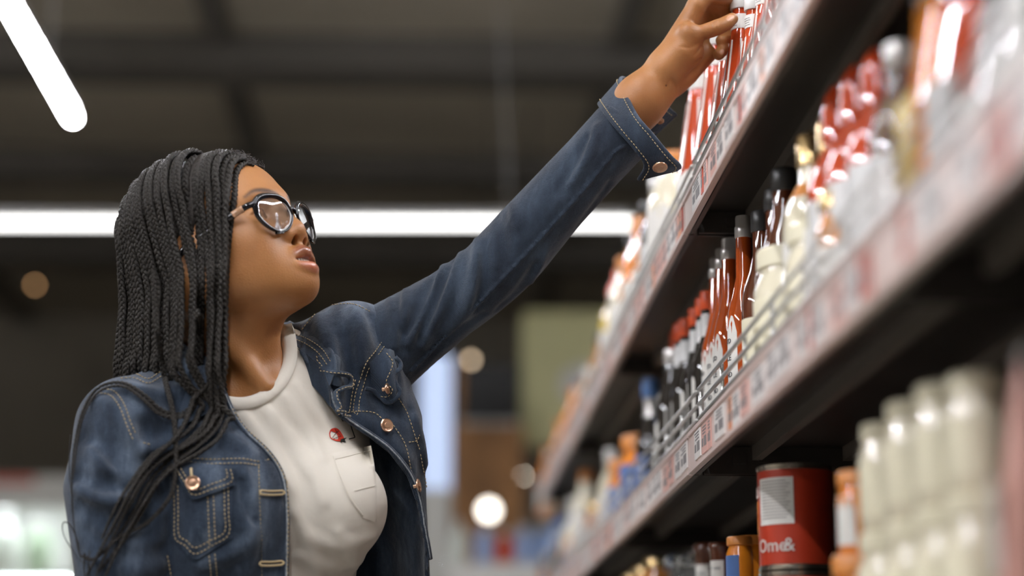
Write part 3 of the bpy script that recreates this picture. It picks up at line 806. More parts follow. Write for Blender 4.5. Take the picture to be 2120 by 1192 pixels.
for i, y in enumerate((2.70, 2.80, 2.905, 3.03, 3.15)):
    put('ketchup_bottle', 0.575, y, 'top', ORD(i + 1) + ' red ketchup bottle in the second row of the top shelf, counted from the camera', 'ketchup bottles in the second row', rot=0.05)
stand('white_label_bottle', 1404, 290, 'top', 'pale dressing bottle with orange cap behind the open denim cuff', 0.51)
stand('white_label_bottle', 1385, 318, 'top', 'pale dressing bottle below the button of the denim cuff', 0.484)
stand('clear_bottle', 1364, 372, 'top', 'silver capped clear bottle between pale dressing and amber bottles', 0.484)
stand('amber_bottle', 1343, 420, 'top', 'amber sauce bottle at the right end of the long lamp', 0.482)
stand('orange_bottle', 1328, 452, 'top', 'orange sauce bottle next beyond the amber bottle at the lamp end', 0.482)
stand('amber_bottle', 1312, 490, 'top', 'amber sauce bottle just below the right end of the long lamp', 0.482)
stand('yellow_bottle', 1277, 540, 'top', 'bottle with red pointed cap standing alone against the dark wall', 0.482)
stand('white_label_bottle', 1295, 535, 'top', 'pale bottle just right of the red pointed cap', 0.484)
row(['white_small_bottle', 'orange_bottle', 'amber_bottle', 'amber_bottle', 'yellow_bottle', 'orange_bottle'], 4.75, 7.7, 0.085, 'top', 'far top row', 'small bottles far along the top shelf', 0.484, (0.85, 1.05))
row(['amber_bottle', 'white_label_bottle'], 3.3, 5.0, 0.1, 'top', 'second row of the top shelf', 'second row bottles on the top shelf', 0.60, (0.85, 0.95))
row(['white_small_bottle', 'yellow_bottle', 'small_jar', 'clear_bottle'], 1.75, 2.26, 0.085, 'top', 'near top row', 'small bottles on the top shelf above the frame', 0.486, (0.8, 0.95))

# ---- middle tier, from the sharp hot sauce bottles outwards
stand('hot_sauce_bottle', 1482, 508, 'middle', 'hot sauce bottle with silver cap, the farthest of its row, beside red caps', 0.482, 'hot sauce bottles', rot=-0.15)
stand('hot_sauce_bottle', 1495, 496, 'middle', 'second farthest hot sauce bottle with silver cap', 0.482, 'hot sauce bottles', rot=-0.1)
stand('hot_sauce_bottle', 1508, 479, 'middle', 'third hot sauce bottle with silver cap, counted from the red caps', 0.482, 'hot sauce bottles', rot=-0.1)
stand('hot_sauce_bottle', 1538, 447, 'middle', 'nearest hot sauce bottle with wide silver cap, beside the brown sauce', 0.482, 'hot sauce bottles', rot=-0.1)
for px, py, lb, k in ((1411, 672, 'leftmost black sauce bottle with a red cap in the front row', 'soy_bottle'), (1423, 662, 'second black sauce bottle with red cap from the left', 'soy_bottle'), (1443, 640, 'third black sauce bottle with red cap, the broadest cap', 'soy_bottle'),
                      (1457, 619, 'fourth black sauce bottle with red cap, next to hot sauce', 'soy_bottle'), (1467, 605, 'fifth black sauce bottle with red cap, half behind the hot sauce', 'soy_bottle')):
    stand(k, px, py, 'middle', lb, 0.482, 'red capped black sauce bottles')
stand('green_neck_bottle', 1404, 624, 'middle', 'dark bottle with dull red cap and green neck label in second row', 0.500)
stand('soy_flat_bottle', 1392, 725, 'middle', 'dark glass bottle between the blue cap and the green neck label', 0.47)
stand('blue_cap_bottle', 1347, 785, 'middle', 'dark sauce bottle with pale blue cap and silver neck band', 0.482)
stand('orange_jar', 1300, 897, 'middle', 'small jar with orange-red lid left of the blue capped bottle', 0.496)
stand('orange_jar', 1330, 898, 'middle', 'small jar with blue label in front of the blue capped bottle', 0.486)
stand('white_small_bottle', 1268, 930, 'middle', 'pale bottle left of the jar with the orange-red lid', 0.482)
stand('small_jar', 1240, 960, 'middle', 'amber jar left of the pale bottle, far along the middle shelf', 0.482)
stand('white_label_bottle', 1215, 975, 'middle', 'pale bottle with gold cap far along the middle shelf', 0.482)
stand('white_small_bottle', 1190, 1000, 'middle', 'white bottle far along the middle shelf, broad and blurred', 0.482)
row(['white_small_bottle', 'small_jar', 'orange_jar', 'blue_cap_bottle'], 6.05, 7.8, 0.085, 'middle', 'far end of the middle shelf', 'small jars at the far end of the middle shelf', 0.482, (0.8, 1.0))
row(['small_jar', 'white_small_bottle', 'amber_bottle'], 3.6, 5.9, 0.1, 'middle', 'second row of the middle shelf', 'second row jars on the middle shelf', 0.60, (0.8, 0.95))
for px, py, k, lb in ((1578, 440, 'brown_bottle', 'brown sauce bottle with dark cap beside the nearest hot sauce'), (1606, 395, 'brown_bottle', 'second brown sauce bottle with dark cap, left of cream labels'), (1622, 352, 'brown_bottle', 'third brown sauce bottle with dark cap, tallest of the three'),
                      (1683, 283, 'cream_bottle', 'cream dressing bottle with brownish cap and orange neck band'), (1725, 258, 'cream_bottle', 'cream dressing bottle left of the red tops'),
                      (1738, 180, 'red_cap_bottle', 'blurred bottle with red top, leftmost of the red tops'), (1775, 140, 'red_cap_bottle', 'blurred bottle with red top in the middle of three'), (1818, 105, 'red_cap_bottle', 'blurred bottle with red top, nearest of three'),
                      (1862, 95, 'clear_bottle', 'blurred clear bottle with bright highlights right of the red tops'), (1918, -40, 'orange_pouch', 'large blurred orange sauce pouch between clear bottle and pale pack'),
                      (1985, -60, 'red_pouch', 'blurred red sauce pouch next to the orange pouch'), (2040, 10, 'white_pouch', 'blurred pale pack near the right edge of the middle shelf'), (2110, -60, 'white_pouch', 'large blurred white pack at the right edge')):
    stand(k, px, py, 'middle', lb, 0.486)
stand('cream_jar', 1640, 520, 'middle', 'cream jar in front of the brown sauce bottles', 0.486)
stand('cream_jar', 1700, 470, 'middle', 'cream jar in front of the cream dressing bottles', 0.478)
stand('small_jar', 1760, 400, 'middle', 'small amber jar in front of the red tops', 0.474)
stand('orange_pouch', 1985, -60, 'middle', 'second orange sauce pouch, behind the blurred pale pack', 0.60, rot=0.0)
stand('red_pouch', 2090, -90, 'middle', 'red sauce pouch behind the pale packs at right', 0.60, rot=0.0)
put('white_pouch', 0.486, 1.40, 'middle', 'blurred white pack cut by the right edge')
put('clear_bottle', 0.486, 1.30, 'middle', 'clear bottle just outside the right edge')

# ---- low tier: jars, red tins, cream packs
for px, py, lb in ((1320, 1178, 'first spice jar with gold lid from the left on the low shelf'), (1342, 1165, 'second spice jar with gold lid from the left on the low shelf'), (1368, 1155, 'third spice jar with gold lid from the left on the low shelf')):
    stand('small_jar', px, py, 'low', lb, 0.50, 'gold lidded spice jars', dz=0.12)
    put('small_jar', 0.50, 0.50 / at(px, py, 1.0)[0], 'low', 'spice jar under the ' + lb.split(' spice')[0] + ' gold lidded one', 'lower layer of spice jars', sc=0.95)
def two(k, px, py, lb, x, h, under, **kw):
    stand(k, px, py, 'low', lb, x, dz=h + 0.0008, **kw)
    put(k, x, x / at(px, py, 1.0)[0], 'low', under, sc=h / HGT[k], rot=kw.get('rot'))
two('blue_cap_bottle', 1395, 1150, 'small blue jar left of the clip-top jars', 0.52, 0.10, 'blue bottle hidden under the small blue jar')
two('clip_jar', 1418, 1148, 'clip-top glass jar with wire clasp, left one of two', 0.50, 0.134, 'clip-top jar under the left one')
two('clip_jar', 1444, 1150, 'clip-top glass jar with wire clasp, right one of two', 0.50, 0.134, 'clip-top jar under the right one')
two('jam_jar', 1470, 1127, 'dark jar with rolled rim and blue top label', 0.515, 0.135, 'dark jar under the one with the blue top label')
two('jam_jar', 1496, 1125, 'brown salsa jar with white lettered label left of the orange jar', 0.50, 0.14, 'brown salsa jar under the lettered one')
two('orange_jar', 1532, 1112, 'orange glass jar with blue label beside the red tin', 0.50, 0.14, 'orange jar under the one beside the red tin')
two('orange_jar', 1556, 1110, 'orange lidded jar partly behind the red tin', 0.52, 0.14, 'orange jar under the one behind the red tin')
two('red_tin', 1645, 968, 'large red food tin with white text panel on the low shelf', 0.515, 0.145, 'large red food tin beneath the one with the white panel', rot=0.28)
two('red_tin', 1705, 1045, 'large red food tin in the second row, in shadow', 0.64, 0.145, 'large red food tin in the second row, lower one', rot=0.28)
two('orange_lid_jar', 1775, 978, 'orange jar with orange lid right of the red tin', 0.50, 0.13, 'orange jar under the one right of the red tin')
two('red_cap_bottle', 1800, 1040, 'pale bottle behind the cream jars', 0.56, 0.05, 'bottle under the pale bottle') if False else None
for px, py, lb in ((1838, 880, 'first blurred cream jar right of the orange jar'), (1895, 835, 'second blurred cream jar from the left'), (1958, 800, 'third blurred cream jar from the left'), (2025, 780, 'fourth blurred cream jar, with a bright highlight')):
    two('cream_jar', px, py, lb, 0.50, 0.14, 'cream jar in the lower layer under ' + lb.split(',')[0].replace('first blurred', 'the first').replace('second blurred', 'the second').replace('third blurred', 'the third').replace('fourth blurred', 'the fourth'))
stand('pink_pouch', 2105, 735, 'low', 'blurred brownish pink pack at the lower right edge', 0.50)
# ------------------------------------------------------------------ the woman: head, neck, face
def skin_mat():
    m, nt, b = node_mat('skin')
    L_ = nt.links
    tc = nt.nodes.new('ShaderNodeTexCoord')
    n1 = nt.nodes.new('ShaderNodeTexNoise'); n1.inputs['Scale'].default_value = 14; n1.inputs['Detail'].default_value = 5
    L_.new(tc.outputs['Object'], n1.inputs['Vector'])
    cr = nt.nodes.new('ShaderNodeValToRGB')
    cr.color_ramp.elements[0].position = 0.3; cr.color_ramp.elements[0].color = (0.34, 0.138, 0.042, 1)
    cr.color_ramp.elements[1].position = 0.72; cr.color_ramp.elements[1].color = (0.47, 0.212, 0.073, 1)
    L_.new(n1.outputs['Fac'], cr.inputs['Fac'])
    col = cr.outputs['Color']
    for nm, c in (('lip', (0.42, 0.115, 0.078, 1)), ('upper_lip', (0.24, 0.075, 0.045, 1)), ('brow', (0.045, 0.022, 0.012, 1)), ('nail', (0.62, 0.33, 0.20, 1)), ('dark', (0.05, 0.014, 0.008, 1))):
        a = nt.nodes.new('ShaderNodeAttribute'); a.attribute_name = nm
        mx = nt.nodes.new('ShaderNodeMix'); mx.data_type = 'RGBA'
        L_.new(a.outputs['Fac'], mx.inputs['Factor']); L_.new(col, mx.inputs['A']); mx.inputs['B'].default_value = c
        col = mx.outputs['Result']
    L_.new(col, b.inputs['Base Color'])
    a = nt.nodes.new('ShaderNodeAttribute'); a.attribute_name = 'gloss'
    mr = nt.nodes.new('ShaderNodeMapRange'); mr.inputs['To Min'].default_value = 0.46; mr.inputs['To Max'].default_value = 0.16
    L_.new(a.outputs['Fac'], mr.inputs['Value']); L_.new(mr.outputs['Result'], b.inputs['Roughness'])
    b.inputs['Subsurface Weight'].default_value = 0.12
    b.inputs['Subsurface Radius'].default_value = (0.010, 0.004, 0.002); b.inputs['Subsurface Scale'].default_value = 1.0
    n2 = nt.nodes.new('ShaderNodeTexNoise'); n2.inputs['Scale'].default_value = 900; n2.inputs['Detail'].default_value = 2
    L_.new(tc.outputs['Object'], n2.inputs['Vector'])
    n3 = nt.nodes.new('ShaderNodeTexVoronoi'); n3.inputs['Scale'].default_value = 420
    L_.new(tc.outputs['Object'], n3.inputs['Vector'])
    ad = nt.nodes.new('ShaderNodeMath'); ad.operation = 'ADD'; L_.new(n2.outputs['Fac'], ad.inputs[0]); L_.new(n3.outputs['Distance'], ad.inputs[1])
    bp = nt.nodes.new('ShaderNodeBump'); bp.inputs['Strength'].default_value = 0.22; bp.inputs['Distance'].default_value = 0.0008
    L_.new(ad.outputs['Value'], bp.inputs['Height']); L_.new(bp.outputs['Normal'], b.inputs['Normal'])
    return m
M['skin'] = skin_mat()

H_A, H_T, H_ROLL, H_S = math.radians(60.0), math.radians(23.06), math.radians(5.09), 1.051
H_O = np.array([-0.25244, 2.33, 1.49984])
def _rot():
    f = np.array([math.sin(H_A), -math.cos(H_A), 0]); u = np.array([0, 0, 1.0]); l = np.cross(u, f)
    f2 = math.cos(H_T) * f + math.sin(H_T) * u; u2 = -math.sin(H_T) * f + math.cos(H_T) * u
    return np.stack([f2, math.cos(H_ROLL) * l + math.sin(H_ROLL) * u2, -math.sin(H_ROLL) * l + math.cos(H_ROLL) * u2], 1)
H_R = _rot()
def head_w(p): return H_O + H_S * (np.asarray(p, float) @ H_R.T)
def head_l(p): return ((np.asarray(p, float) - H_O) @ H_R) / H_S

# body landmarks
T_A = math.radians(25)
T_F = np.array([math.sin(T_A), -math.cos(T_A), 0]); T_L = np.array([math.cos(T_A), math.sin(T_A), 0]); T_UP = np.array([0, 0, 1.0])
T_R = np.stack([T_L, -T_F, T_UP], 1)          # columns: her left, her back, up
NECK = at(512, 800, 2.375)
R_SH = at(232, 880, 2.285); L_SH = at(752, 742, 2.44)
CHEST = at(530, 990, 2.385)

def sgn2(f, c, r, k=0.01, **kw):
    for s in (-1, 1):
        f.ell((c[0], s * c[1], c[2]), r, k, **kw)

def build_head():
    f = Field((-0.135, -0.12, -0.30), (0.135, 0.12, 0.135), 0.0016)
    f.ell((-0.008, 0, 0.036), (0.094, 0.073, 0.076), 0)
    f.ell((0.038, 0, 0.034), (0.0545, 0.057, 0.052), 0.03)
    f.ell((0.038, 0, -0.015), (0.053, 0.056, 0.062), 0.03)
    f.ell((0.020, 0, -0.045), (0.060, 0.056, 0.045), 0.03)
    for s in (-1, 1):
        f.ell((0.062, s * 0.040, -0.022), (0.024, 0.020, 0.020), 0.03)           # cheekbones
        f.ell((0.054, s * 0.036, -0.055), (0.028, 0.020, 0.026), 0.03)           # full cheeks
        f.cone((0.000, s * 0.054, -0.050), (0.072, s * 0.018, -0.085), 0.018, 0.013, 0.03)
        f.cone((-0.004, s * 0.060, -0.015), (0.000, s * 0.054, -0.055), 0.014, 0.016, 0.03)
        f.cone((0.086, s * 0.012, 0.020), (0.066, s * 0.043, 0.022), 0.010, 0.010, 0.022)   # brow ridge
    f.ell((0.048, 0, -0.070), (0.042, 0.036, 0.024), 0.03)
    f.ell((0.0785, 0, -0.088), (0.0165, 0.018, 0.0135), 0.018)                    # chin
    f.ell((0.0745, 0, -0.063), (0.022, 0.028, 0.022), 0.02)                       # mouth mound
    for s in (-1, 1):                                                            # eye sockets
        f.ell((0.094, s * 0.036, 0.001), (0.017, 0.019, 0.0125), 0.014, op='-')
        f.ell((0.0715, s * 0.0360, -0.001), (0.0145, 0.0150, 0.0142), 0.006)      # lids over the eyeball
    # nose
    f.cone((0.090, 0, 0.012), (0.099, 0, -0.022), 0.0085, 0.0105, 0.014)
    f.ell((0.0985, 0, -0.0275), (0.0125, 0.0130, 0.0110), 0.010)
    for s in (-1, 1):
        f.ell((0.0920, s * 0.0160, -0.0310), (0.0105, 0.0085, 0.0085), 0.007)
        f.cone((0.091, s * 0.008, 0.0), (0.094, s * 0.012, -0.030), 0.006, 0.007, 0.012)
    f.cone((0.095, 0, -0.037), (0.095, 0, -0.047), 0.005, 0.005, 0.008)
    for s in (-1, 1):
        f.ell((0.0975, s * 0.0090, -0.0385), (0.0068, 0.0046, 0.0064), 0.003, op='-')
    # lips, slightly parted
    def arc(y0, pts): return [(x, y, z) for x, y, z in pts]
    up = catmull([(0.0905, -0.0275, -0.0655), (0.0985, -0.0170, -0.0590), (0.1025, -0.0060, -0.0555), (0.1022, 0, -0.0568), (0.1025, 0.0060, -0.0555), (0.0985, 0.0170, -0.0590), (0.0905, 0.0275, -0.0655)], 5)
    lo = catmull([(0.0905, -0.0270, -0.0672), (0.0985, -0.0165, -0.0728), (0.1020, -0.0060, -0.0752), (0.1024, 0, -0.0754), (0.1020, 0.0060, -0.0752), (0.0985, 0.0165, -0.0728), (0.0905, 0.0270, -0.0672)], 5)
    up = up - np.array([0.0025, 0, -0.0010]); lo = lo - np.array([0.0030, 0, -0.0005])
    ru = np.interp(np.linspace(0, 1, len(up)), [0, 0.15, 0.4, 0.5, 0.6, 0.85, 1], [0.0022, 0.0056, 0.0076, 0.0070, 0.0076, 0.0056, 0.0022])
    rl = np.interp(np.linspace(0, 1, len(lo)), [0, 0.15, 0.4, 0.5, 0.6, 0.85, 1], [0.0020, 0.0058, 0.0080, 0.0082, 0.0080, 0.0058, 0.0020])
    f.path(up, ru, 0.005); f.path(lo, rl, 0.005)
    f.ell((0.0975, 0, -0.0655), (0.0150, 0.0170, 0.0038), 0.002, op='-')          # parting
    f.path([(0.0880, -0.0285, -0.0660), (0.1010, -0.016, -0.0657), (0.1060, 0, -0.0655), (0.1010, 0.016, -0.0657), (0.0880, 0.0285, -0.0660)], 0.0018, 0.002, op='-')
    for s in (-1, 1):                                                            # eye openings
        f.path([(0.0830, s * 0.0230, -0.0030), (0.0870, s * 0.0300, -0.0005), (0.0865, s * 0.0380, 0.0000), (0.0810, s * 0.0480, -0.0022)], [0.0012, 0.0038, 0.0040, 0.0012], 0.0015, op='-')
        f.path(catmull([(0.0838, s * 0.0225, -0.001), (0.0870, s * 0.0300, 0.0052), (0.0855, s * 0.0390, 0.0054), (0.0795, s * 0.0495, -0.0006)], 4), 0.0011, 0.003)   # upper lid edge
    for s in (-1, 1):                                                            # ears
        er = np.array([[math.cos(0.30), 0, math.sin(0.30)], [0, 1, 0], [-math.sin(0.30), 0, math.cos(0.30)]])
        f.ell((0.000, s * 0.073, -0.016), (0.017, 0.006, 0.030), 0.006, R=er)
        f.ell((0.002, s * 0.079, -0.014), (0.010, 0.005, 0.020), 0.005, R=er, op='-')
        f.ell((0.008, s * 0.070, -0.047), (0.0085, 0.0055, 0.0095), 0.006)
        f.cone((0.014, s * 0.070, -0.020), (0.014, s * 0.071, -0.028), 0.004, 0.004, 0.004)
    # neck and the top of the chest, placed from the body's landmarks
    nb = head_l(NECK + np.array([0, 0.02, -0.045])); 
    f.cone((-0.030, 0, -0.030), nb, 0.048, 0.052, 0.035)
    thr = head_l(at(515, 692, 2.325)); f.cone((0.024, 0, -0.062), thr, 0.025, 0.024, 0.032)
    f.cone(thr, head_l(at(545, 790, 2.335)), 0.026, 0.018, 0.03)
    for (p, q, ra, rb) in (((-0.030, -0.058, -0.040), head_l(at(548, 800, 2.300)), 0.012, 0.009), ((-0.030, 0.058, -0.040), head_l(at(578, 795, 2.318)), 0.012, 0.008)):
        f.cone(p, q, ra, rb, 0.02)
    f.path([head_l(at(540, 812, 2.330)), head_l(at(430, 815, 2.310)), head_l(at(330, 835, 2.32))], 0.006, 0.025)    # collar bones
    f.path([head_l(at(570, 812, 2.338)), head_l(at(650, 785, 2.385)), head_l(at(730, 765, 2.43))], 0.006, 0.025)
    f.ell(head_l(at(522, 915, 2.394)), (0.112, 0.083, 0.105), 0.03, R=H_R.T @ T_R)
    V, F = f.skin()
    V = relax(V, F, 2)
    return V, F, up, lo, ru, rl
V_h, F_h, LIP_U, LIP_L, RU, RL = build_head()

def path_dist(V, P, r):
    d = np.full(len(V), 9.0)
    for i in range(len(P) - 1):
        ab = P[i + 1] - P[i]; t = np.clip(((V - P[i]) @ ab) / (ab @ ab), 0, 1)
        d = np.minimum(d, np.linalg.norm(V - P[i] - t[:, None] * ab, axis=1) - (r[i] + (r[i + 1] - r[i]) * t))
    return d
sm = lambda d, w: np.clip(0.5 - d / w, 0, 1)
front = (V_h[:, 0] > 0.08)
lipu = sm(path_dist(V_h, LIP_U, RU + 0.0006), 0.0022) * front; lipl = sm(path_dist(V_h, LIP_L, RL + 0.0004), 0.0022) * front
brow = np.zeros(len(V_h))
for s in (-1, 1):
    bpth = catmull([(0.100, s * 0.012, 0.019), (0.096, s * 0.024, 0.0245), (0.086, s * 0.038, 0.0265), (0.070, s * 0.050, 0.0205)], 6)
    br_ = np.interp(np.linspace(0, 1, len(bpth)), [0, 0.4, 1], [0.0030, 0.0034, 0.0010])
    # measured along the surface: ignore how deep the guide lies
    W = V_h.copy(); d = np.full(len(W), 9.0)
    for i in range(len(bpth) - 1):
        ab = (bpth[i + 1] - bpth[i])[1:]; t = np.clip(((W[:, 1:] - bpth[i][1:]) @ ab) / (ab @ ab), 0, 1)
        d = np.minimum(d, np.linalg.norm(W[:, 1:] - bpth[i][1:] - t[:, None] * ab, axis=1) - (br_[i] + (br_[i + 1] - br_[i]) * t))
    brow = np.maximum(brow, sm(d, 0.004) * (W[:, 0] > 0.045) * 0.9)
dark = np.zeros(len(V_h))
dark = np.maximum(dark, sm(np.linalg.norm((V_h - np.array([0.090, 0, -0.0662])) / np.array([0.012, 0.018, 0.0026]), axis=1) - 1, 0.6))
for s in (-1, 1):
    dark = np.maximum(dark, sm(np.linalg.norm((V_h - np.array([0.0965, s * 0.0090, -0.0375])) / np.array([0.006, 0.0040, 0.0050]), axis=1) - 1, 0.5))
    lash = path_dist(V_h, catmull([(0.0838, s * 0.0225, -0.001), (0.0870, s * 0.0300, 0.0044), (0.0855, s * 0.0390, 0.0046), (0.0795, s * 0.0495, -0.0010)], 4), np.full(13, 0.0008))
    dark = np.maximum(dark, sm(lash, 0.0016) * 0.8)
HEAD = {'V': head_w(V_h), 'F': F_h, 'lip': lipl, 'upper_lip': lipu * (1 - lipl), 'brow': brow, 'dark': dark, 'gloss': np.maximum(lipl, lipu)}
HEAD_BVH = BVHTree.FromPolygons(HEAD['V'].tolist(), HEAD['F'].tolist())
# ------------------------------------------------------------------ the woman: hand, arms, clothes
woman = empty('person', tuple(at(520, 1000, 2.38)[:2]) + (0.0,), 'woman with long black braids in denim jacket and white tee, reaching for ketchup', 'person')
W_INV = Matrix.Translation(-woman.location)
def wpart(name, me, mats, parent=None):
    """a part given in world places, hung under the woman (or under one of her parts)"""
    o = link(name, me, mats)
    o.parent = parent or woman
    me.transform(W_INV)
    return o
SKIN_ATTRS = ('lip', 'upper_lip', 'brow', 'nail', 'dark', 'gloss')
def attrs_join(parts):
    V = np.concatenate([p['V'] for p in parts]); F = []; n = 0
    for p in parts:
        F.append(np.asarray(p['F']) + n); n += len(p['V'])
    A = {}
    for k in SKIN_ATTRS:
        A[k] = np.concatenate([p.get(k, np.zeros(len(p['V']))) for p in parts])
    return V, np.concatenate(F), A
def A3(*pp): return np.array([at(*p) for p in pp])
PX = 1.0 / 1715                                                    # one photograph pixel at her distance, in metres

# --- raised left forearm and hand
def build_hand():
    f = Field(at(1180, 330, 2.26) + np.array([-0.0, -0.04, -0.0]), at(1560, -60, 2.43) + np.array([0, 0.0, 0.02]), 0.0013)
    f.lo[1] = 2.25
    f = Field((at(1200, 0, 2.33)[0], 2.262, at(0, 340, 2.33)[2]), (at(1570, 0, 2.33)[0], 2.42, at(1400, -70, 2.33)[2]), 0.0013)
    # forearm and wrist (broader than deep)
    f.cone(at(1240, 312, 2.345), at(1325, 208, 2.330), 0.034, 0.0290, 0.02)
    f.cone(at(1325, 208, 2.330), at(1375, 150, 2.330), 0.0290, 0.0240, 0.02)
    f.cone(at(1318, 226, 2.340), at(1380, 165, 2.340), 0.022, 0.022, 0.02)
    # metacarpals
    kn = [(1441, 14, 2.306), (1450, 4, 2.326), (1462, 16, 2.345), (1470, 42, 2.360)]
    ws = [(1378, 128, 2.318), (1382, 138, 2.330), (1388, 150, 2.343), (1394, 160, 2.352)]
    for k, w in zip(kn, ws):
        f.cone(at(*w), at(*k), 0.0155, 0.0115, 0.018)
    f.path(A3((1390, 165, 2.345), (1422, 149, 2.350), (1464, 112, 2.355)), [0.0165, 0.0160, 0.0120], 0.014)     # heel on the little-finger side
    # thumb with its ball
    f.path(A3((1382, 140, 2.312), (1408, 108, 2.302), (1428, 78, 2.297)), [0.0170, 0.0160, 0.0122], 0.016)
    f.ell(at(1425, 108, 2.310), (0.020, 0.016, 0.020), 0.014)
    f.path(catmull(A3((1428, 76, 2.297), (1452, 68, 2.296), (1479, 59, 2.296), (1500, 50, 2.300), (1516, 39, 2.305)), 5), np.interp(np.linspace(0, 1, 21), [0, .25, .55, .8, 1], [0.0122, 0.0098, 0.0102, 0.0094, 0.0076]), 0.006)
    f.ell(at(1423, 66, 2.292), 0.0095, 0.012)
    # index over the cap
    def finger(pts, rs, k=0.004):
        P = catmull(A3(*pts), 6); f.path(P, np.interp(np.linspace(0, 1, len(P)), np.linspace(0, 1, len(rs)), rs), k)
    finger([(1441, 12, 2.306), (1466, -8, 2.308), (1492, -8, 2.318), (1516, -2, 2.342), (1530, 2, 2.353)], [0.0118, 0.0105, 0.0108, 0.0092, 0.0078])
    # middle behind the neck label
    finger([(1450, 4, 2.326), (1474, 6, 2.333), (1497, 20, 2.345), (1515, 34, 2.357), (1527, 40, 2.358)], [0.0112, 0.0104, 0.0106, 0.0092, 0.0078])
    # ring and little finger curl back towards the palm
    finger([(1462, 18, 2.345), (1490, 28, 2.352), (1512, 52, 2.356), (1508, 74, 2.348), (1494, 84, 2.338)], [0.0110, 0.0104, 0.0104, 0.0092, 0.0078])
    finger([(1470, 44, 2.360), (1494, 60, 2.366), (1507, 78, 2.360), (1500, 98, 2.345), (1488, 113, 2.334)], [0.0100, 0.0092, 0.0092, 0.0082, 0.0074])
    # creases: skin folds at wrist, thumb joint and ball
    for pts, r in ((((1382, 178, 2.306), (1392, 165, 2.304), (1402, 192, 2.322)), 0.0010), (((1405, 118, 2.286), (1432, 120, 2.290), (1452, 98, 2.296)), 0.0010), (((1408, 140, 2.291), (1430, 138, 2.296), (1450, 120, 2.304)), 0.0010),
                   (((1408, 96, 2.285), (1430, 98, 2.286), (1452, 88, 2.290)), 0.0009), (((1477, 47, 2.288), (1479, 57, 2.2855), (1481, 68, 2.289)), 0.0010), (((1484, 45, 2.289), (1486, 55, 2.2865), (1488, 66, 2.290)), 0.0009)):
        f.path(catmull(A3(*pts), 5), r, 0.003, op='-')
    V, F = f.skin(); V = relax(V, F, 1)
    nail = np.zeros(len(V))
    p = pix(V)
    for (cx, cy_, rx, ry, ang, ymax) in ((1512, 37, 9.5, 7.0, -0.35, 2.312), (1494.5, 107.5, 5.2, 6.4, 0.5, 2.335)):
        dx, dy = p[:, 0] - cx, p[:, 1] - cy_; c, s = math.cos(ang), math.sin(ang)
        e = np.sqrt(((dx * c + dy * s) / rx) ** 2 + ((-dx * s + dy * c) / ry) ** 2)
        nail = np.maximum(nail, np.clip((1 - e) / 0.18, 0, 1) * (V[:, 1] < ymax))
    mole = np.clip(1.6 - np.hypot(p[:, 0] - 1379, p[:, 1] - 177) / 1.6, 0, 1) * (V[:, 1] < 2.33)
    return {'V': V, 'F': F, 'nail': nail, 'dark': mole * 0.8, 'gloss': nail * 0.6}
HAND = build_hand()

def build_rest():
    """body under the clothes and the lowered right arm with its hand"""
    f = Field((-0.56, 2.02, 0.70), (0.26, 2.60, 1.46), 0.006)
    f.ell(at(525, 935, 2.395), (0.135, 0.080, 0.15), 0.03, R=T_R)
    f.ell(at(535, 1250, 2.395), (0.108, 0.075, 0.20), 0.05, R=T_R)
    f.ell(np.array([*at(535, 1250, 2.395)[:2], 0.86]), (0.14, 0.095, 0.13), 0.05, R=T_R)
    f.cone(at(525, 860, 2.40), at(740, 760, 2.43), 0.045, 0.036, 0.03); f.cone(at(525, 860, 2.40), at(250, 895, 2.29), 0.045, 0.036, 0.03)
    f.path(A3((740, 760, 2.43), (1060, 525, 2.372), (1250, 300, 2.343)), [0.038, 0.034, 0.030], 0.03)
    el = at(255, 1360, 2.29); wr = np.array([el[0] + 0.03, el[1] - 0.07, 0.80])
    f.path([at(250, 895, 2.29), el, wr], [0.038, 0.034, 0.022], 0.03)
    V, F = f.skin()
    g = Field(wr + np.array([-0.09, -0.09, -0.22]), wr + np.array([0.09, 0.09, 0.06]), 0.003)
    g.cone(wr, wr + np.array([0.005, -0.008, -0.035]), 0.023, 0.022, 0.01)
    for k in range(4):
        o = np.array([0.004, (k - 1.5) * 0.018, 0]); b = wr + np.array([0.010, -0.012, -0.10]) + o
        g.cone(wr + np.array([0.004, -0.006, -0.02]) + o * 0.7, b, 0.013, 0.010, 0.012)
        L = (0.072, 0.080, 0.075, 0.060)[k]
        g.path(catmull([b, b + np.array([0.006, -0.002, -L * 0.45]), b + np.array([0.020, 0, -L * 0.8]), b + np.array([0.034, 0, -L * 0.95])], 4), np.linspace(0.0098, 0.0072, 13), 0.004)
    g.path(catmull([wr + np.array([0.004, -0.02, -0.025]), wr + np.array([0.022, -0.040, -0.06]), wr + np.array([0.032, -0.045, -0.095]), wr + np.array([0.036, -0.040, -0.12])], 4), np.linspace(0.014, 0.0085, 13), 0.008)
    V2, F2 = g.skin()
    return {'V': V, 'F': F}, {'V': V2, 'F': F2}
REST, RHAND = build_rest()
V, F, A = attrs_join([HEAD, HAND, REST, RHAND])
body = wpart('body', quads_mesh('body', V, F, A), M['skin'])

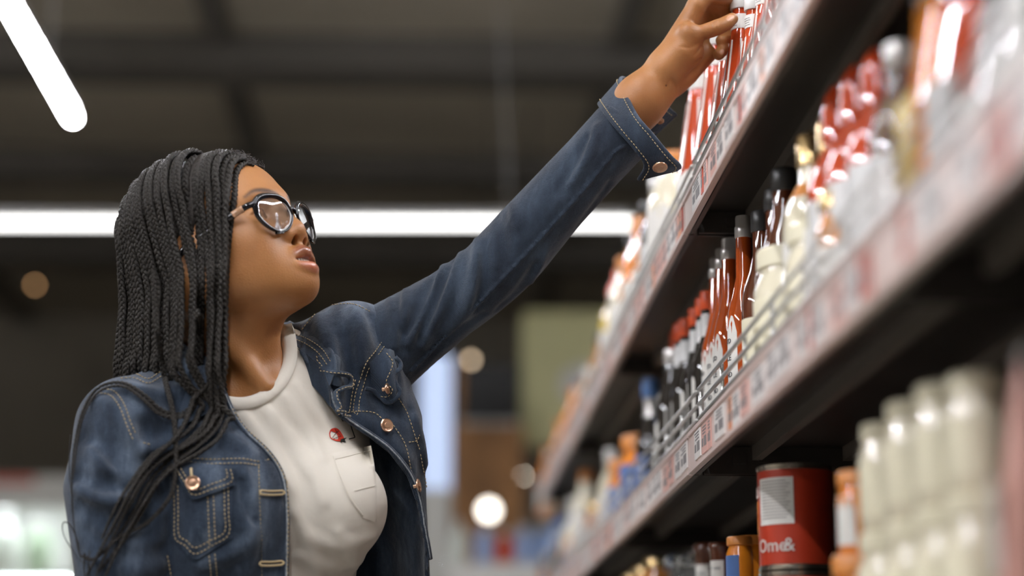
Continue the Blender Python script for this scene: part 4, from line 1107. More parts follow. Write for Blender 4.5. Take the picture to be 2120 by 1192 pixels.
# --- cloth materials
def denim_mat(name, dark, mid, light, wear=0.5):
    m, nt, b = node_mat(name); L_ = nt.links
    tc = nt.nodes.new('ShaderNodeTexCoord')
    n1 = nt.nodes.new('ShaderNodeTexNoise'); n1.inputs['Scale'].default_value = 11; n1.inputs['Detail'].default_value = 6; n1.inputs['Roughness'].default_value = 0.62
    mp = nt.nodes.new('ShaderNodeMapping'); mp.inputs['Scale'].default_value = (1.9, 1.9, 0.55)
    L_.new(tc.outputs['Object'], mp.inputs['Vector']); L_.new(mp.outputs['Vector'], n1.inputs['Vector'])
    cr = nt.nodes.new('ShaderNodeValToRGB'); e = cr.color_ramp.elements
    e[0].position = 0.34; e[0].color = (*dark, 1); e[1].position = 0.74; e[1].color = (*light, 1)
    q = e.new(0.52); q.color = (*mid, 1)
    L_.new(n1.outputs['Fac'], cr.inputs['Fac'])
    # twill: fine diagonal threads, broken by grain
    w = nt.nodes.new('ShaderNodeTexWave'); w.wave_type = 'BANDS'; w.bands_direction = 'DIAGONAL'; w.inputs['Scale'].default_value = 430; w.inputs['Distortion'].default_value = 1.2; w.inputs['Detail'].default_value = 2; w.inputs['Detail Scale'].default_value = 3
    L_.new(tc.outputs['Object'], w.inputs['Vector'])
    g = nt.nodes.new('ShaderNodeTexNoise'); g.inputs['Scale'].default_value = 650; g.inputs['Detail'].default_value = 2
    L_.new(tc.outputs['Object'], g.inputs['Vector'])
    mu = nt.nodes.new('ShaderNodeMath'); mu.operation = 'MULTIPLY'; L_.new(w.outputs['Fac'], mu.inputs[0]); L_.new(g.outputs['Fac'], mu.inputs[1])
    mr = nt.nodes.new('ShaderNodeMapRange'); mr.inputs['From Min'].default_value = 0.1; mr.inputs['From Max'].default_value = 0.5; mr.inputs['To Min'].default_value = 0.78; mr.inputs['To Max'].default_value = 1.35
    L_.new(mu.outputs['Value'], mr.inputs['Value'])
    sc = nt.nodes.new('ShaderNodeVectorMath'); sc.operation = 'SCALE'; L_.new(cr.outputs['Color'], sc.inputs[0]); L_.new(mr.outputs['Result'], sc.inputs['Scale'])
    L_.new(sc.outputs['Vector'], b.inputs['Base Color'])
    b.inputs['Roughness'].default_value = 0.85; b.inputs['Specular IOR Level'].default_value = 0.2
    b.inputs['Sheen Weight'].default_value = 0.25; b.inputs['Sheen Roughness'].default_value = 0.5
    n2 = nt.nodes.new('ShaderNodeTexNoise'); n2.inputs['Scale'].default_value = 45; n2.inputs['Detail'].default_value = 3
    L_.new(tc.outputs['Object'], n2.inputs['Vector'])
    ad = nt.nodes.new('ShaderNodeMath'); ad.operation = 'MULTIPLY_ADD'; ad.inputs[1].default_value = 0.12; L_.new(mu.outputs['Value'], ad.inputs[0]); L_.new(n2.outputs['Fac'], ad.inputs[2])
    bp = nt.nodes.new('ShaderNodeBump'); bp.inputs['Strength'].default_value = 0.6; bp.inputs['Distance'].default_value = 0.006
    L_.new(ad.outputs['Value'], bp.inputs['Height']); L_.new(bp.outputs['Normal'], b.inputs['Normal'])
    return m
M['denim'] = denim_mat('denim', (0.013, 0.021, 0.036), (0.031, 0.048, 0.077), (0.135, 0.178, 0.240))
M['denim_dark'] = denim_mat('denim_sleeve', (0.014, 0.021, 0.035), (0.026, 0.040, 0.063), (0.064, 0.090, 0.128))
M['thread'] = plain('stitch_thread', (0.52, 0.40, 0.22), 0.7)
M['copper'] = plain('copper_button', (0.72, 0.45, 0.30), 0.28, metal=1.0, bump=0.3, bscale=300)
M['hem_edge'] = plain('worn_hem', (0.30, 0.33, 0.36), 0.9, var=0.4, scale=250)
def tee_mat():
    m = plain('white_jersey', (0.74, 0.695, 0.61), 0.85, var=0.03, scale=12, bump=0.35, bscale=60, spec=0.2)
    return m
M['tee'] = tee_mat()

def surf_ray(bvh, px, py, Yd):
    d = Vector(at(px, py, 1.0) - C_O).normalized()
    h = bvh.ray_cast(Vector(C_O), d, 6.0)
    if h[0] is None:
        return at(px, py, Yd), -np.array(d), False
    nn = np.array(h[1]); 
    if nn @ np.array(d) > 0: nn = -nn
    return np.array(h[0]), nn, True
def surf_path(bvh, pp, Yd=2.33, step=8, lift=0.0, curved=True):
    q = resample(catmull(np.asarray(pp, float), 8) if curved and len(pp) > 2 else np.asarray(pp, float), step)
    out = []; nr = []; last = Yd
    for x, y in q:
        p, n_, ok = surf_ray(bvh, x, y, last)
        if not ok: continue
        last = p[1]
        out.append(p); nr.append(n_)
    if len(out) < 4:
        for x, y in q:
            p, n_, ok = surf_ray(bvh, x, y, Yd); out.append(p); nr.append(n_)
    return np.array(out) + lift * np.array(nr), np.array(nr)
def poly_sd(x, y, poly):
    """signed distance (negative inside) to a polygon"""
    P = np.asarray(poly, np.float32); n = len(P)
    d = np.full(x.shape, 1e9, np.float32); ins = np.zeros(x.shape, bool)
    for i in range(n):
        a, b = P[i], P[(i + 1) % n]; e = b - a
        wx, wy = x - a[0], y - a[1]
        t = np.clip((wx * e[0] + wy * e[1]) / float(e @ e), 0, 1)
        d = np.minimum(d, (wx - e[0] * t) ** 2 + (wy - e[1] * t) ** 2)
        if a[1] != b[1]:
            c = ((a[1] > y) != (b[1] > y)) & (x < (b[0] - a[0]) * (y - a[1]) / (b[1] - a[1]) + a[0])
            ins ^= c
    d = np.sqrt(d)
    return np.where(ins, -d, d)

# --- white tee
NK_C = at(497, 765, 2.372)
NK_N = np.array([0.10, -0.36, 0.92]); NK_N /= np.linalg.norm(NK_N)
def tee_base(f):
    f.ell(at(525, 935, 2.395), (0.152, 0.096, 0.165), 0, R=T_R)
    f.ell(at(535, 1240, 2.395), (0.122, 0.090, 0.24), 0.06, R=T_R)
    f.ell(np.array([*at(535, 1250, 2.40)[:2], 0.85]), (0.155, 0.110, 0.14), 0.06, R=T_R)
    f.cone(at(520, 845, 2.395), at(740, 765, 2.43), 0.056, 0.044, 0.04); f.cone(at(520, 850, 2.395), at(260, 895, 2.30), 0.056, 0.044, 0.04)
    f.ell(at(696, 1050, 2.345), (0.062, 0.058, 0.064), 0.05); f.ell(at(490, 1060, 2.315), (0.050, 0.050, 0.058), 0.05)
    f.ell(at(520, 850, 2.365), (0.085, 0.060, 0.055), 0.04, R=T_R)
def make_tee():
    f = Field((-0.50, 2.16, 0.80), (0.02, 2.58, 1.44), 0.0036)
    tee_base(f)
    V, F = f.skin(); b0 = BVHTree.FromPolygons(V.tolist(), F.tolist())
    # soft folds fanning from the neckline and pulled towards the raised arm
    folds = [([(505, 858), (545, 910), (590, 985), (610, 1060)], 0.0055), ([(552, 850), (585, 895), (640, 980)], 0.0060), ([(592, 822), (622, 872), (668, 950)], 0.0060), ([(618, 800), (648, 848), (690, 905)], 0.0050),
             ([(600, 900), (645, 970), (670, 1040)], 0.0040), ([(640, 1110), (700, 1130), (770, 1110)], 0.0050), ([(620, 1150), (690, 1172), (770, 1150)], 0.0050), ([(610, 1060), (640, 1120), (660, 1200)], 0.0045), ([(700, 1100), (730, 1150), (745, 1220)], 0.0045), ([(560, 860), (570, 930), (600, 1010)], 0.0040)]
    for pp, r in folds:
        P, n_ = surf_path(b0, pp, step=12); k = len(P)
        rr = r * np.sin(np.linspace(0.15, math.pi - 0.15, k)) + 0.001
        f.path(P - n_ * (rr * 0.45)[:, None], rr, 0.012)
    X = f.coords(); P2 = X.reshape(-1, 3).astype(np.float64); w = (P2 - C_O) @ C_F
    px = (1060 + F_PX * ((P2 - C_O) @ C_R) / w).reshape(X.shape[:3]); py = (596 - F_PX * ((P2 - C_O) @ C_U) / w).reshape(X.shape[:3])
    near = (np.abs(f.D) < 0.08) & (py < 900)
    sd = np.full(f.D.shape, 1.0, np.float32); sd[near] = poly_sd(px[near].astype(np.float32), py[near].astype(np.float32), NECK_HOLE) * PX
    gx, gy, gz = np.gradient(f.D, f.h)
    fr = (gx * C_F[0] + gy * C_F[1] + gz * C_F[2]) / np.maximum(np.sqrt(gx * gx + gy * gy + gz * gz), 1e-6)
    cut = np.maximum(sd, (fr - 0.25).astype(np.float32) * 0.03)
    f.D = -smin(-f.D, cut.astype(np.float32), 0.004)
    f.cone(NK_C, NK_C + NK_N * 0.16, 0.058, 0.085, 0.006, op='-')
    return f.skin(), b0
NECK_HOLE = [(430, 600), (395, 700), (400, 770), (430, 806), (468, 822), (508, 825), (545, 811), (574, 783), (590, 745), (588, 700), (585, 600)]
(V, F), TEE0 = make_tee(); V = relax(V, F, 1)
tee = wpart('tshirt', quads_mesh('tshirt', V, F), M['tee'])
TEE_BVH = BVHTree.FromPolygons(V.tolist(), F.tolist())
# ribbed neckband along the neckline
q = resample(catmull(np.array([(397, 740), (402, 770), (430, 806), (468, 822), (508, 825), (545, 811), (574, 783), (590, 745), (588, 705), (580, 675)], float), 10), 6.0)
tq = np.gradient(q, axis=0); tq /= np.linalg.norm(tq, axis=1, keepdims=True); nq = np.stack([-tq[:, 1], tq[:, 0]], -1)
rings = []
for off, lift in ((-3, -0.004), (-3, 0.0012), (2, 0.0040), (12, 0.0048), (21, 0.0042), (24, 0.0026), (25, -0.002)):
    row_ = []
    for (x, y), (ox, oy) in zip(q, nq):
        p, n_, ok = surf_ray(TEE0, x + ox * off, y + oy * off, 2.33); row_.append(p + n_ * lift)
    row_ = np.array(row_)
    for _ in range(4): row_[1:-1] = 0.5 * row_[1:-1] + 0.25 * (row_[2:] + row_[:-2])
    rings.append(row_)
V = np.concatenate(rings); m_ = len(q)
F = [(i * m_ + j, (i + 1) * m_ + j, (i + 1) * m_ + j + 1, i * m_ + j + 1) for i in range(len(rings) - 1) for j in range(m_ - 1)]
wpart('neckband', mesh_np('neckband', V, F), M['tee'], tee)

def patch(name, bvh, top, bot, lift, thick, mats, parent, n=28, rows=10, Yd=2.33, bulge=0.0, edge=None):
    """cloth laid on a garment between two edges given in the photograph, with its own thickness"""
    U = resample(catmull(np.asarray(top, float), 8), 1.0); L_ = resample(catmull(np.asarray(bot, float), 8), 1.0)
    su = np.linspace(0, len(U) - 1, n); sl_ = np.linspace(0, len(L_) - 1, n)
    iu = np.stack([np.interp(su, np.arange(len(U)), U[:, i]) for i in (0, 1)], -1); il = np.stack([np.interp(sl_, np.arange(len(L_)), L_[:, i]) for i in (0, 1)], -1)
    P = np.zeros((rows, n, 3)); Nn = np.zeros((rows, n, 3)); ok = np.zeros((rows, n), bool)
    for r in range(rows):
        t = r / (rows - 1)
        for c in range(n):
            x, y = iu[c] * (1 - t) + il[c] * t
            P[r, c], Nn[r, c], ok[r, c] = surf_ray(bvh, x, y, Yd)
    # keep the depth smooth where it jumps
    d = (P - C_O) @ C_F
    for _ in range(3):
        dp = np.pad(d, 1, mode='edge'); d2 = (dp[:-2, 1:-1] + dp[2:, 1:-1] + dp[1:-1, :-2] + dp[1:-1, 2:]) / 4
        d = np.minimum(d, 0.4 * d + 0.6 * d2 + 0.001)
    P = C_O + (P - C_O) * (d / ((P - C_O) @ C_F))[..., None]
    dirc = (P - C_O) / np.linalg.norm(P - C_O, axis=-1, keepdims=True)
    tt = np.sin(np.linspace(0, math.pi, rows))[:, None] * np.sin(np.linspace(0, math.pi, n))[None]
    outw = P - dirc * (lift + bulge * tt)[..., None] if not np.isscalar(lift + bulge * tt) else P
    inn = outw + dirc * thick
    V = np.concatenate([outw.reshape(-1, 3), inn.reshape(-1, 3)]); o = rows * n; F = []
    for r in range(rows - 1):
        for c in range(n - 1):
            a = r * n + c; F += [(a, a + n, a + n + 1, a + 1), (o + a, o + a + 1, o + a + n + 1, o + a + n)]
    for c in range(n - 1):
        F += [(c, c + 1, o + c + 1, o + c), ((rows - 1) * n + c, o + (rows - 1) * n + c, o + (rows - 1) * n + c + 1, (rows - 1) * n + c + 1)]
    for r in range(rows - 1):
        F += [(r * n, o + r * n, o + r * n + n, r * n + n), (r * n + n - 1, r * n + 2 * n - 1, o + r * n + 2 * n - 1, o + r * n + n - 1)]
    me = mesh_np(name, V, F); me.set_sharp_from_angle(angle=math.radians(50))
    ob = wpart(name, me, mats, parent)
    return ob, BVHTree.FromPolygons(V.tolist(), F)
def dashes(P, Nn, g, ln=0.0034, gap=0.0014, r=0.00062):
    Q = resample(P, 0.0006); m = len(Q); a = int(ln / 0.0006); b = int((ln + gap) / 0.0006)
    for i in range(0, m - 2, b):
        seg = Q[i:min(i + a, m - 1) + 1]
        if len(seg) < 3: continue
        j = min(int(i / m * len(Nn)), len(Nn) - 1)
        g.tube([seg[0], seg[len(seg) // 2] + Nn[j] * 0.0003, seg[-1]], [r * 0.75, r, r * 0.75], 5)
def stitch(bvh, lines, parent, name='stitching', lift=0.0008, Yd=2.33, mat='thread', r=0.00062):
    g = Geo()
    for pp in lines:
        P, n_ = surf_path(bvh, pp, Yd, 5, lift)
        jump = np.linalg.norm(np.diff(P, axis=0), axis=1) > 0.02
        cuts = [0] + list(np.nonzero(jump)[0] + 1) + [len(P)]
        for a, b in zip(cuts[:-1], cuts[1:]):
            if b - a > 3: dashes(P[a:b], n_[a:b], g, r=r)
    if g.n:
        tag(wpart(name, g.mesh(name, True), M[mat], parent), kind='stuff')

# tee pocket, rose and seams
pk, PK_BVH = patch('tshirt_pocket', TEE_BVH, [(686, 938), (730, 928), (778, 914)], [(706, 990), (745, 1068), (788, 1092)], 0.0016, 0.0012, M['tee'], tee, 20, 12) if False else patch('tshirt_pocket', TEE_BVH, [(686, 938), (700, 980), (722, 1030), (752, 1072)], [(768, 922), (776, 970), (780, 1030), (780, 1082)], 0.0014, 0.0010, M['tee'], tee, 22, 12, bulge=0.001)
g = Geo()
for pp in ([(689, 952), (730, 942), (772, 930)], [(734, 1016), (760, 1009), (785, 1003)], [(690, 944), (704, 984), (725, 1030), (752, 1068)]):
    P, n_ = surf_path(PK_BVH, pp, 2.3, 5, 0.0003); g.tube(P, 0.0006, 5)
wpart('pocket_seam', g.mesh('pocket_seam', True), M['tee'], tee)
M['rose'] = plain('rose_print', (0.62, 0.035, 0.012), 0.7)
M['rose_dark'] = plain('rose_print_outline', (0.12, 0.008, 0.006), 0.7)
M['print_black'] = plain('black_print', (0.012, 0.016, 0.012), 0.7)
def flat_print(outline, mat, name, lift):
    q = resample(catmull(np.asarray(list(outline) + [outline[0]], float), 6), 1.2)[:-1]
    P = np.array([(lambda r: r[0] + r[1] * lift)(surf_ray(TEE_BVH, x, y, 2.3)) for x, y in q]); c = P.mean(0); n_ = len(P)
    P0 = P + (c - P) * 0.0; V = np.vstack([P, c]); F = [(i, (i + 1) % n_, n_) for i in range(n_)]
    return wpart(name, mesh_np(name, V, F), M[mat], tee)
flat_print([(681, 897), (684, 889), (693, 886), (701, 890), (708, 900), (712, 911), (703, 914), (690, 911), (683, 906)], 'rose', 'rose_print', 0.0008)
flat_print([(703, 911), (711, 908), (717, 907), (713, 911), (715, 917), (708, 914), (706, 918), (704, 914)], 'print_black', 'rose_sepal', 0.0011)
g = Geo()
for pp in ([(685, 893), (692, 896), (700, 892)], [(688, 906), (694, 898), (701, 893)], [(692, 889), (697, 896), (704, 903)], [(690, 909), (698, 905), (706, 904)]):
    P, n_ = surf_path(TEE_BVH, pp, 2.3, 2, 0.0010); g.tube(P, 0.00035, 4)
wpart('rose_lines', g.mesh('rose_lines', True), M['rose_dark'], tee)
g = Geo()
for pp in ([(706, 866), (709, 872), (713, 868)], [(722, 868), (727, 886), (733, 903), (733, 906), (722, 909)]):
    P, n_ = surf_path(TEE_BVH, pp, 2.3, 2, 0.0007); g.tube(P, 0.0006, 4)
wpart('black_line_print', g.mesh('black_line_print', True), M['print_black'], tee)

# --- denim jacket: a shell with an open front
OPEN = [(452, 760), (470, 815), (490, 858), (517, 895), (552, 928), (578, 962), (592, 1000), (597, 1060), (597, 1400), (905, 1400), (886, 1192), (874, 1100), (862, 1040), (842, 985), (806, 938), (768, 908), (728, 882), (700, 862), (684, 840), (676, 812), (655, 780), (625, 738), (600, 700), (575, 640), (470, 640)]
def jacket_base(f):
    f.ell(at(520, 940, 2.395), (0.160, 0.110, 0.172), 0, R=T_R)
    f.ell(at(560, 1250, 2.41), (0.182, 0.128, 0.27), 0.06, R=T_R)
    f.cone(at(515, 850, 2.40), at(735, 745, 2.435), 0.062, 0.060, 0.03); f.cone(at(515, 845, 2.40), at(268, 885, 2.305), 0.064, 0.058, 0.035)
    f.ell(at(730, 755, 2.415), (0.070, 0.066, 0.080), 0.03)
    f.ell(at(462, 1050, 2.300), (0.072, 0.064, 0.076), 0.05)
    f.ell(at(372, 1080, 2.305), (0.055, 0.050, 0.11), 0.04)
    f.path(A3((800, 880, 2.41), (826, 1000, 2.415), (842, 1250, 2.42)), [0.046, 0.034, 0.028], 0.04)
    el = at(250, 1380, 2.285); 
    f.path([at(262, 890, 2.30), at(232, 1010, 2.285), at(250, 1180, 2.285), el, np.array([el[0] + 0.026, el[1] - 0.055, 0.86])], [0.058, 0.056, 0.052, 0.052, 0.040], 0.02)
def make_jacket():
    f = Field((-0.56, 2.13, 0.84), (0.05, 2.62, 1.475), 0.0030)
    jacket_base(f)
    V, F = f.skin(); b0 = BVHTree.FromPolygons(V.tolist(), F.tolist())
    folds = [([(200, 830), (240, 850), (270, 905)], 0.008, 1), ([(165, 1010), (215, 1035), (290, 1045), (330, 1020)], 0.012, 1), ([(170, 1050), (220, 1075), (300, 1090)], 0.010, -1), ([(190, 930), (240, 975), (290, 1000)], 0.008, 1), ([(230, 1120), (290, 1130), (330, 1100)], 0.010, 1), ([(300, 880), (318, 960), (345, 1060), (350, 1180)], 0.010, -1),
             ([(205, 1160), (260, 1180), (330, 1170)], 0.010, 1), ([(300, 850), (360, 880), (420, 890)], 0.006, 1), ([(270, 800), (330, 815), (400, 800)], 0.005, 1), ([(420, 890), (470, 905), (520, 940)], 0.006, 1), ([(500, 960), (520, 1060), (515, 1180)], 0.006, 1), ([(175, 900), (215, 925), (255, 985)], 0.007, -1), ([(160, 985), (205, 1000), (262, 1010)], 0.008, -1), ([(300, 1000), (325, 1050), (330, 1110)], 0.008, 1), ([(290, 930), (330, 925), (380, 905)], 0.006, 1), ([(420, 1170), (470, 1150), (520, 1120)], 0.005, 1), ([(500, 1000), (510, 1040), (526, 1080)], 0.004, -1), ([(180, 1100), (225, 1150), (240, 1200)], 0.007, -1),
             ([(640, 680), (665, 720), (672, 770)], 0.010, -1), ([(655, 660), (690, 740), (705, 830)], 0.010, 1), ([(735, 640), (750, 700), (735, 790)], 0.010, 1), ([(770, 660), (795, 720), (810, 770)], 0.008, -1), ([(712, 700), (725, 770), (722, 850)], 0.008, -1), ([(800, 735), (815, 780), (820, 840)], 0.010, 1), ([(760, 780), (790, 830), (830, 860)], 0.009, -1), ([(740, 860), (790, 900), (840, 950)], 0.006, 1), ([(850, 850), (872, 940), (880, 1050)], 0.007, -1), ([(860, 870), (882, 980), (888, 1120)], 0.006, 1)]
    for pp, r, sg in folds:
        P, n_ = surf_path(b0, pp, step=10); k = len(P)
        rr = r * (np.sin(np.linspace(0.2, math.pi - 0.2, k)) * 0.75 + 0.25)
        if sg > 0: f.path(P - n_ * (rr * 0.35)[:, None], rr, 0.016)
        else: f.path(P + n_ * (rr * 0.62)[:, None], rr, 0.014, op='-')
    outer = f.D.copy()
    inner = outer + 0.0065
    X = f.coords()
    P2 = X.reshape(-1, 3).astype(np.float64); w = (P2 - C_O) @ C_F
    px = (1060 + F_PX * ((P2 - C_O) @ C_R) / w).reshape(X.shape[:3]); py = (596 - F_PX * ((P2 - C_O) @ C_U) / w).reshape(X.shape[:3])
    near = np.abs(outer) < 0.03
    sd = np.full(outer.shape, 1.0, np.float32)
    sd[near] = poly_sd(px[near].astype(np.float32), py[near].astype(np.float32), OPEN) * PX
    gx, gy, gz = np.gradient(outer, f.h)
    fr = (gx * C_F[0] + gy * C_F[1] + gz * C_F[2]) / np.maximum(np.sqrt(gx * gx + gy * gy + gz * gz), 1e-6)
    cut = np.maximum(sd, (fr + 0.12).astype(np.float32) * 0.03)   # only the side turned to the front opens
    nk = np.linalg.norm(np.cross(X - NK_C, NK_N), axis=-1) - 0.074
    nk = np.where((X - NK_C) @ NK_N > -0.03, nk, 1.0)
    cut = np.minimum(cut, nk.astype(np.float32))
    bot = (0.885 + 0.0 * X[..., 0]) - X[..., 2]
    f.D = np.maximum(np.maximum(outer, -inner), -cut)
    f.D = np.maximum(f.D, bot.astype(np.float32)).astype(np.float32)
    # the left sleeve leaves through its own armhole
    return f.skin()
V, F = make_jacket(); V = relax(V, F, 1)
jacket = wpart('denim_jacket', quads_mesh('denim_jacket', V, F), M['denim'])
V_j, F_j = V, F

# --- raised left sleeve
def make_sleeve():
    lo = np.array([at(735, 0, 2.40)[0], 2.24, at(0, 830, 2.36)[2]]); hi = np.array([at(1370, 0, 2.33)[0], 2.50, at(0, 140, 2.33)[2]])
    f = Field(lo, hi, 0.0028)
    ctr = A3((765, 745, 2.425), (843, 690, 2.415), (930, 631, 2.395), (1000, 580, 2.380), (1055, 527, 2.370), (1100, 476, 2.360), (1146, 424, 2.350), (1228, 336, 2.338), (1284, 276, 2.333), (1312, 245, 2.331))
    C = catmull(ctr, 5); R_ = np.interp(np.linspace(0, 9, len(C)), range(10), [0.060, 0.0520, 0.0450, 0.0440, 0.0455, 0.0440, 0.0420, 0.0410, 0.0420, 0.0400])
    f.path(C, R_, 0)
    V, F = f.skin(); b0 = BVHTree.FromPolygons(V.tolist(), F.tolist())
    folds = [([(806, 612), (821, 670), (816, 715)], 0.0078, 1), ([(822, 606), (836, 660), (838, 720)], 0.0065, -1), ([(838, 594), (842, 650), (848, 700)], 0.0084, 1), ([(919, 545), (888, 630), (846, 712)], 0.0091, 1), ([(905, 556), (870, 630), (842, 690)], 0.0065, -1), ([(953, 526), (913, 628), (875, 715)], 0.0078, 1), ([(937, 540), (900, 625), (868, 700)], 0.0059, -1),
             ([(986, 498), (986, 560), (966, 633), (925, 690)], 0.0091, 1), ([(1004, 505), (1004, 580), (985, 640)], 0.0065, -1), ([(1052, 410), (1066, 440), (1070, 470)], 0.0065, 1), ([(1030, 450), (1042, 500), (1040, 560)], 0.0065, -1), ([(1090, 612), (1105, 570), (1130, 520)], 0.0059, 1), ([(1030, 640), (1075, 600), (1110, 545)], 0.0059, -1),
             ([(1236, 262), (1215, 320), (1180, 380)], 0.0052, 1), ([(1216, 285), (1190, 335), (1150, 400)], 0.0042, -1), ([(1262, 380), (1235, 420), (1195, 470)], 0.0052, -1), ([(860, 770), (930, 700), (1000, 650)], 0.0059, -1)]
    for pp, r, sg in folds:
        P, n_ = surf_path(b0, pp, 2.34, 8); k = len(P); rr = r * (np.sin(np.linspace(0.1, math.pi - 0.1, k)) * 0.85 + 0.15)
        if sg > 0: f.path(P - n_ * (rr * 0.30)[:, None], rr, 0.011)
        else: f.path(P + n_ * (rr * 0.55)[:, None], rr, 0.010, op='-')
    P, n_ = surf_path(b0, [(1290, 300), (1270, 313), (1194, 403), (1093, 515), (970, 644), (850, 765)], 2.34, 8)
    f.path(P + n_ * 0.0004, 0.0012, 0.003, op='-'); f.path(P + n_ * -0.0008 + np.array([0.0022, 0, -0.0022]), 0.0022, 0.003)
    # hollow the wrist end
    ax = at(1312, 245, 2.331) - at(1228, 336, 2.338); ax /= np.linalg.norm(ax)
    f.cone(at(1284, 276, 2.333), at(1312, 245, 2.331) + ax * 0.1, 0.037, 0.037, 0.004, op='-')
    X = f.coords(); pl = ((X - (at(1298, 260, 2.331))) @ ax).astype(np.float32)
    f.D = np.maximum(f.D, pl)
    return f.skin()
V, F = make_sleeve(); V = relax(V, F, 1)
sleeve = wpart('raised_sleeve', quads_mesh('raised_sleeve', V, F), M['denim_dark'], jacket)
JACKET_BVH = BVHTree.FromPolygons(np.concatenate([V_j, V]).tolist(), np.concatenate([F_j, F + len(V_j)]).tolist())
SLEEVE_BVH = BVHTree.FromPolygons(V.tolist(), F.tolist())
JB = BVHTree.FromPolygons(V_j.tolist(), F_j.tolist())

# cuff, unbuttoned and flared
inn = [(1322, 372, 2.322), (1336, 342, 2.300), (1312, 305, 2.290), (1274, 262, 2.290), (1250, 230, 2.305), (1240, 214, 2.335), (1256, 226, 2.368), (1292, 262, 2.378), (1330, 290, 2.380), (1352, 282, 2.378)]
out = [(1400, 352, 2.305), (1407, 344, 2.296), (1386, 322, 2.286), (1352, 281, 2.280), (1315, 236, 2.286), (1285, 168, 2.330), (1304, 168, 2.375), (1345, 196, 2.398), (1380, 222, 2.398), (1399, 238, 2.385)]
def strip(A_, B_, thick, name, mat, parent, rows=8, per=6, wave=0.0):
    U, L_ = catmull(A3(*A_), per), catmull(A3(*B_), per); n = len(U)
    S_ = np.array([U * (1 - t) + L_ * t for t in np.linspace(0, 1, rows)])
    dx = np.gradient(S_, axis=1); dr = np.gradient(S_, axis=0); N_ = np.cross(dx, dr); N_ /= np.maximum(np.linalg.norm(N_, axis=-1, keepdims=True), 1e-9)
    if wave:
        N2 = np.sin(np.linspace(0, 17, n))[None, :, None] * wave; S_ = S_ + N_ * N2
    V = np.concatenate([(S_ + N_ * thick / 2).reshape(-1, 3), (S_ - N_ * thick / 2).reshape(-1, 3)]); o = rows * n; F = []
    for r in range(rows - 1):
        for c in range(n - 1):
            a = r * n + c; F += [(a, a + 1, a + n + 1, a + n), (o + a, o + a + n, o + a + n + 1, o + a + 1)]
    for c in range(n - 1): F += [(c, o + c, o + c + 1, c + 1), ((rows - 1) * n + c, (rows - 1) * n + c + 1, o + (rows - 1) * n + c + 1, o + (rows - 1) * n + c)]
    for r in range(rows - 1): F += [(r * n, r * n + n, o + r * n + n, o + r * n), (r * n + n - 1, o + r * n + n - 1, o + r * n + 2 * n - 1, r * n + 2 * n - 1)]
    me = mesh_np(name, V, F); me.set_sharp_from_angle(angle=math.radians(50))
    return wpart(name, me, mat, parent), S_, N_, BVHTree.FromPolygons(V.tolist(), F)
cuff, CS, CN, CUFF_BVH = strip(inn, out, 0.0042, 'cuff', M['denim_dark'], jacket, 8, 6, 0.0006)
g = Geo()
for r_, lf in ((1, 0.0026), (6, 0.0026)):
    P = CS[r_] * 0.75 + CS[r_ - 1 if r_ == 1 else r_ + 1] * 0.25
    sg = np.sign(((C_O - P) * CN[r_]).sum(-1)).mean(); 
    for sd in (1, -1): dashes(P + CN[r_] * sd * lf, CN[r_] * sd, g)
tag(wpart('stitching', g.mesh('stitching', True), M['thread'], jacket), kind='stuff')
for row_ in (0, 7):
    g = Geo(); g.tube(CS[row_], 0.0026 if row_ else 0.0022, 6); wpart('cuff_hem', g.mesh('cuff_hem', True), M['denim'] if row_ else M['denim_dark'], jacket)

def button(p, n_, r=0.0085, shank=True, name='button'):
    n_ = np.asarray(n_, float); n_ = n_ / np.linalg.norm(n_)
    q = Vector((0, 0, 1)).rotation_difference(Vector(n_)).to_matrix()
    g = Geo(); g.lathe([(0.0028, -0.006), (0.0024, -0.002), (0.003, -0.0012), (r * 0.8, -0.001), (r, 0.0), (r, 0.0010), (r * 0.88, 0.0019), (r * 0.80, 0.0015), (r * 0.45, 0.0017), (r * 0.40, 0.0024), (0.0005, 0.0026)], 20)
    V = np.concatenate(g.V) @ np.array(q).T + p
    me = mesh_np(name, V, g.F); me.set_sharp_from_angle(angle=math.radians(40))
    return wpart(name, me, M['copper'], jacket)
p, n_, _ = surf_ray(CUFF_BVH, 1366, 340, 2.29); button(p + n_ * 0.004 + np.array([0, -0.002, -0.002]), n_ * 0.55 + np.array([0.1, -0.2, -0.75]), 0.0095)
p = at(1368, 252, 2.386); button(p, (-0.5, -0.8, 0.2), 0.005)

# front edges: rolled hems with stitching
R_EDGE = [(470, 815), (490, 858), (517, 895), (552, 928), (578, 962), (592, 1000), (597, 1060), (597, 1130), (596, 1205)]
L_EDGE = [(655, 778), (676, 812), (684, 842), (702, 864), (730, 884), (768, 908), (806, 938), (842, 985), (860, 1035), (872, 1100), (882, 1160), (888, 1210)]
def hem(bvh, pp, off, r, name='front_hem', lift=0.001, Yd=2.3):
    P, n_ = surf_path(bvh, [(x + off[0], y + off[1]) for x, y in pp], Yd, 6, lift)
    d = (P - C_O) @ C_F; pad = np.pad(d, 6, mode='edge'); med = np.array([np.median(pad[i:i + 13]) for i in range(len(d))])
    med = np.convolve(np.pad(med, 3, mode='edge'), np.ones(7) / 7, 'valid')
    P = C_O + (P - C_O) * (med / d)[:, None]
    g = Geo(); g.tube(P, r, 8); wpart(name, g.mesh(name, True), M['denim'], jacket)
    g = Geo(); dd = (P - C_O) / np.linalg.norm(P - C_O, axis=1, keepdims=True); g.tube(P - dd * r * 0.75 + np.array([0.0006, 0, 0]), r * 0.36, 5); wpart('worn_edge', g.mesh('worn_edge', True), M['hem_edge'], jacket)
    return P
hem(JB, R_EDGE, (-5, 2), 0.0036); hem(JB, L_EDGE, (6, -5), 0.0036)
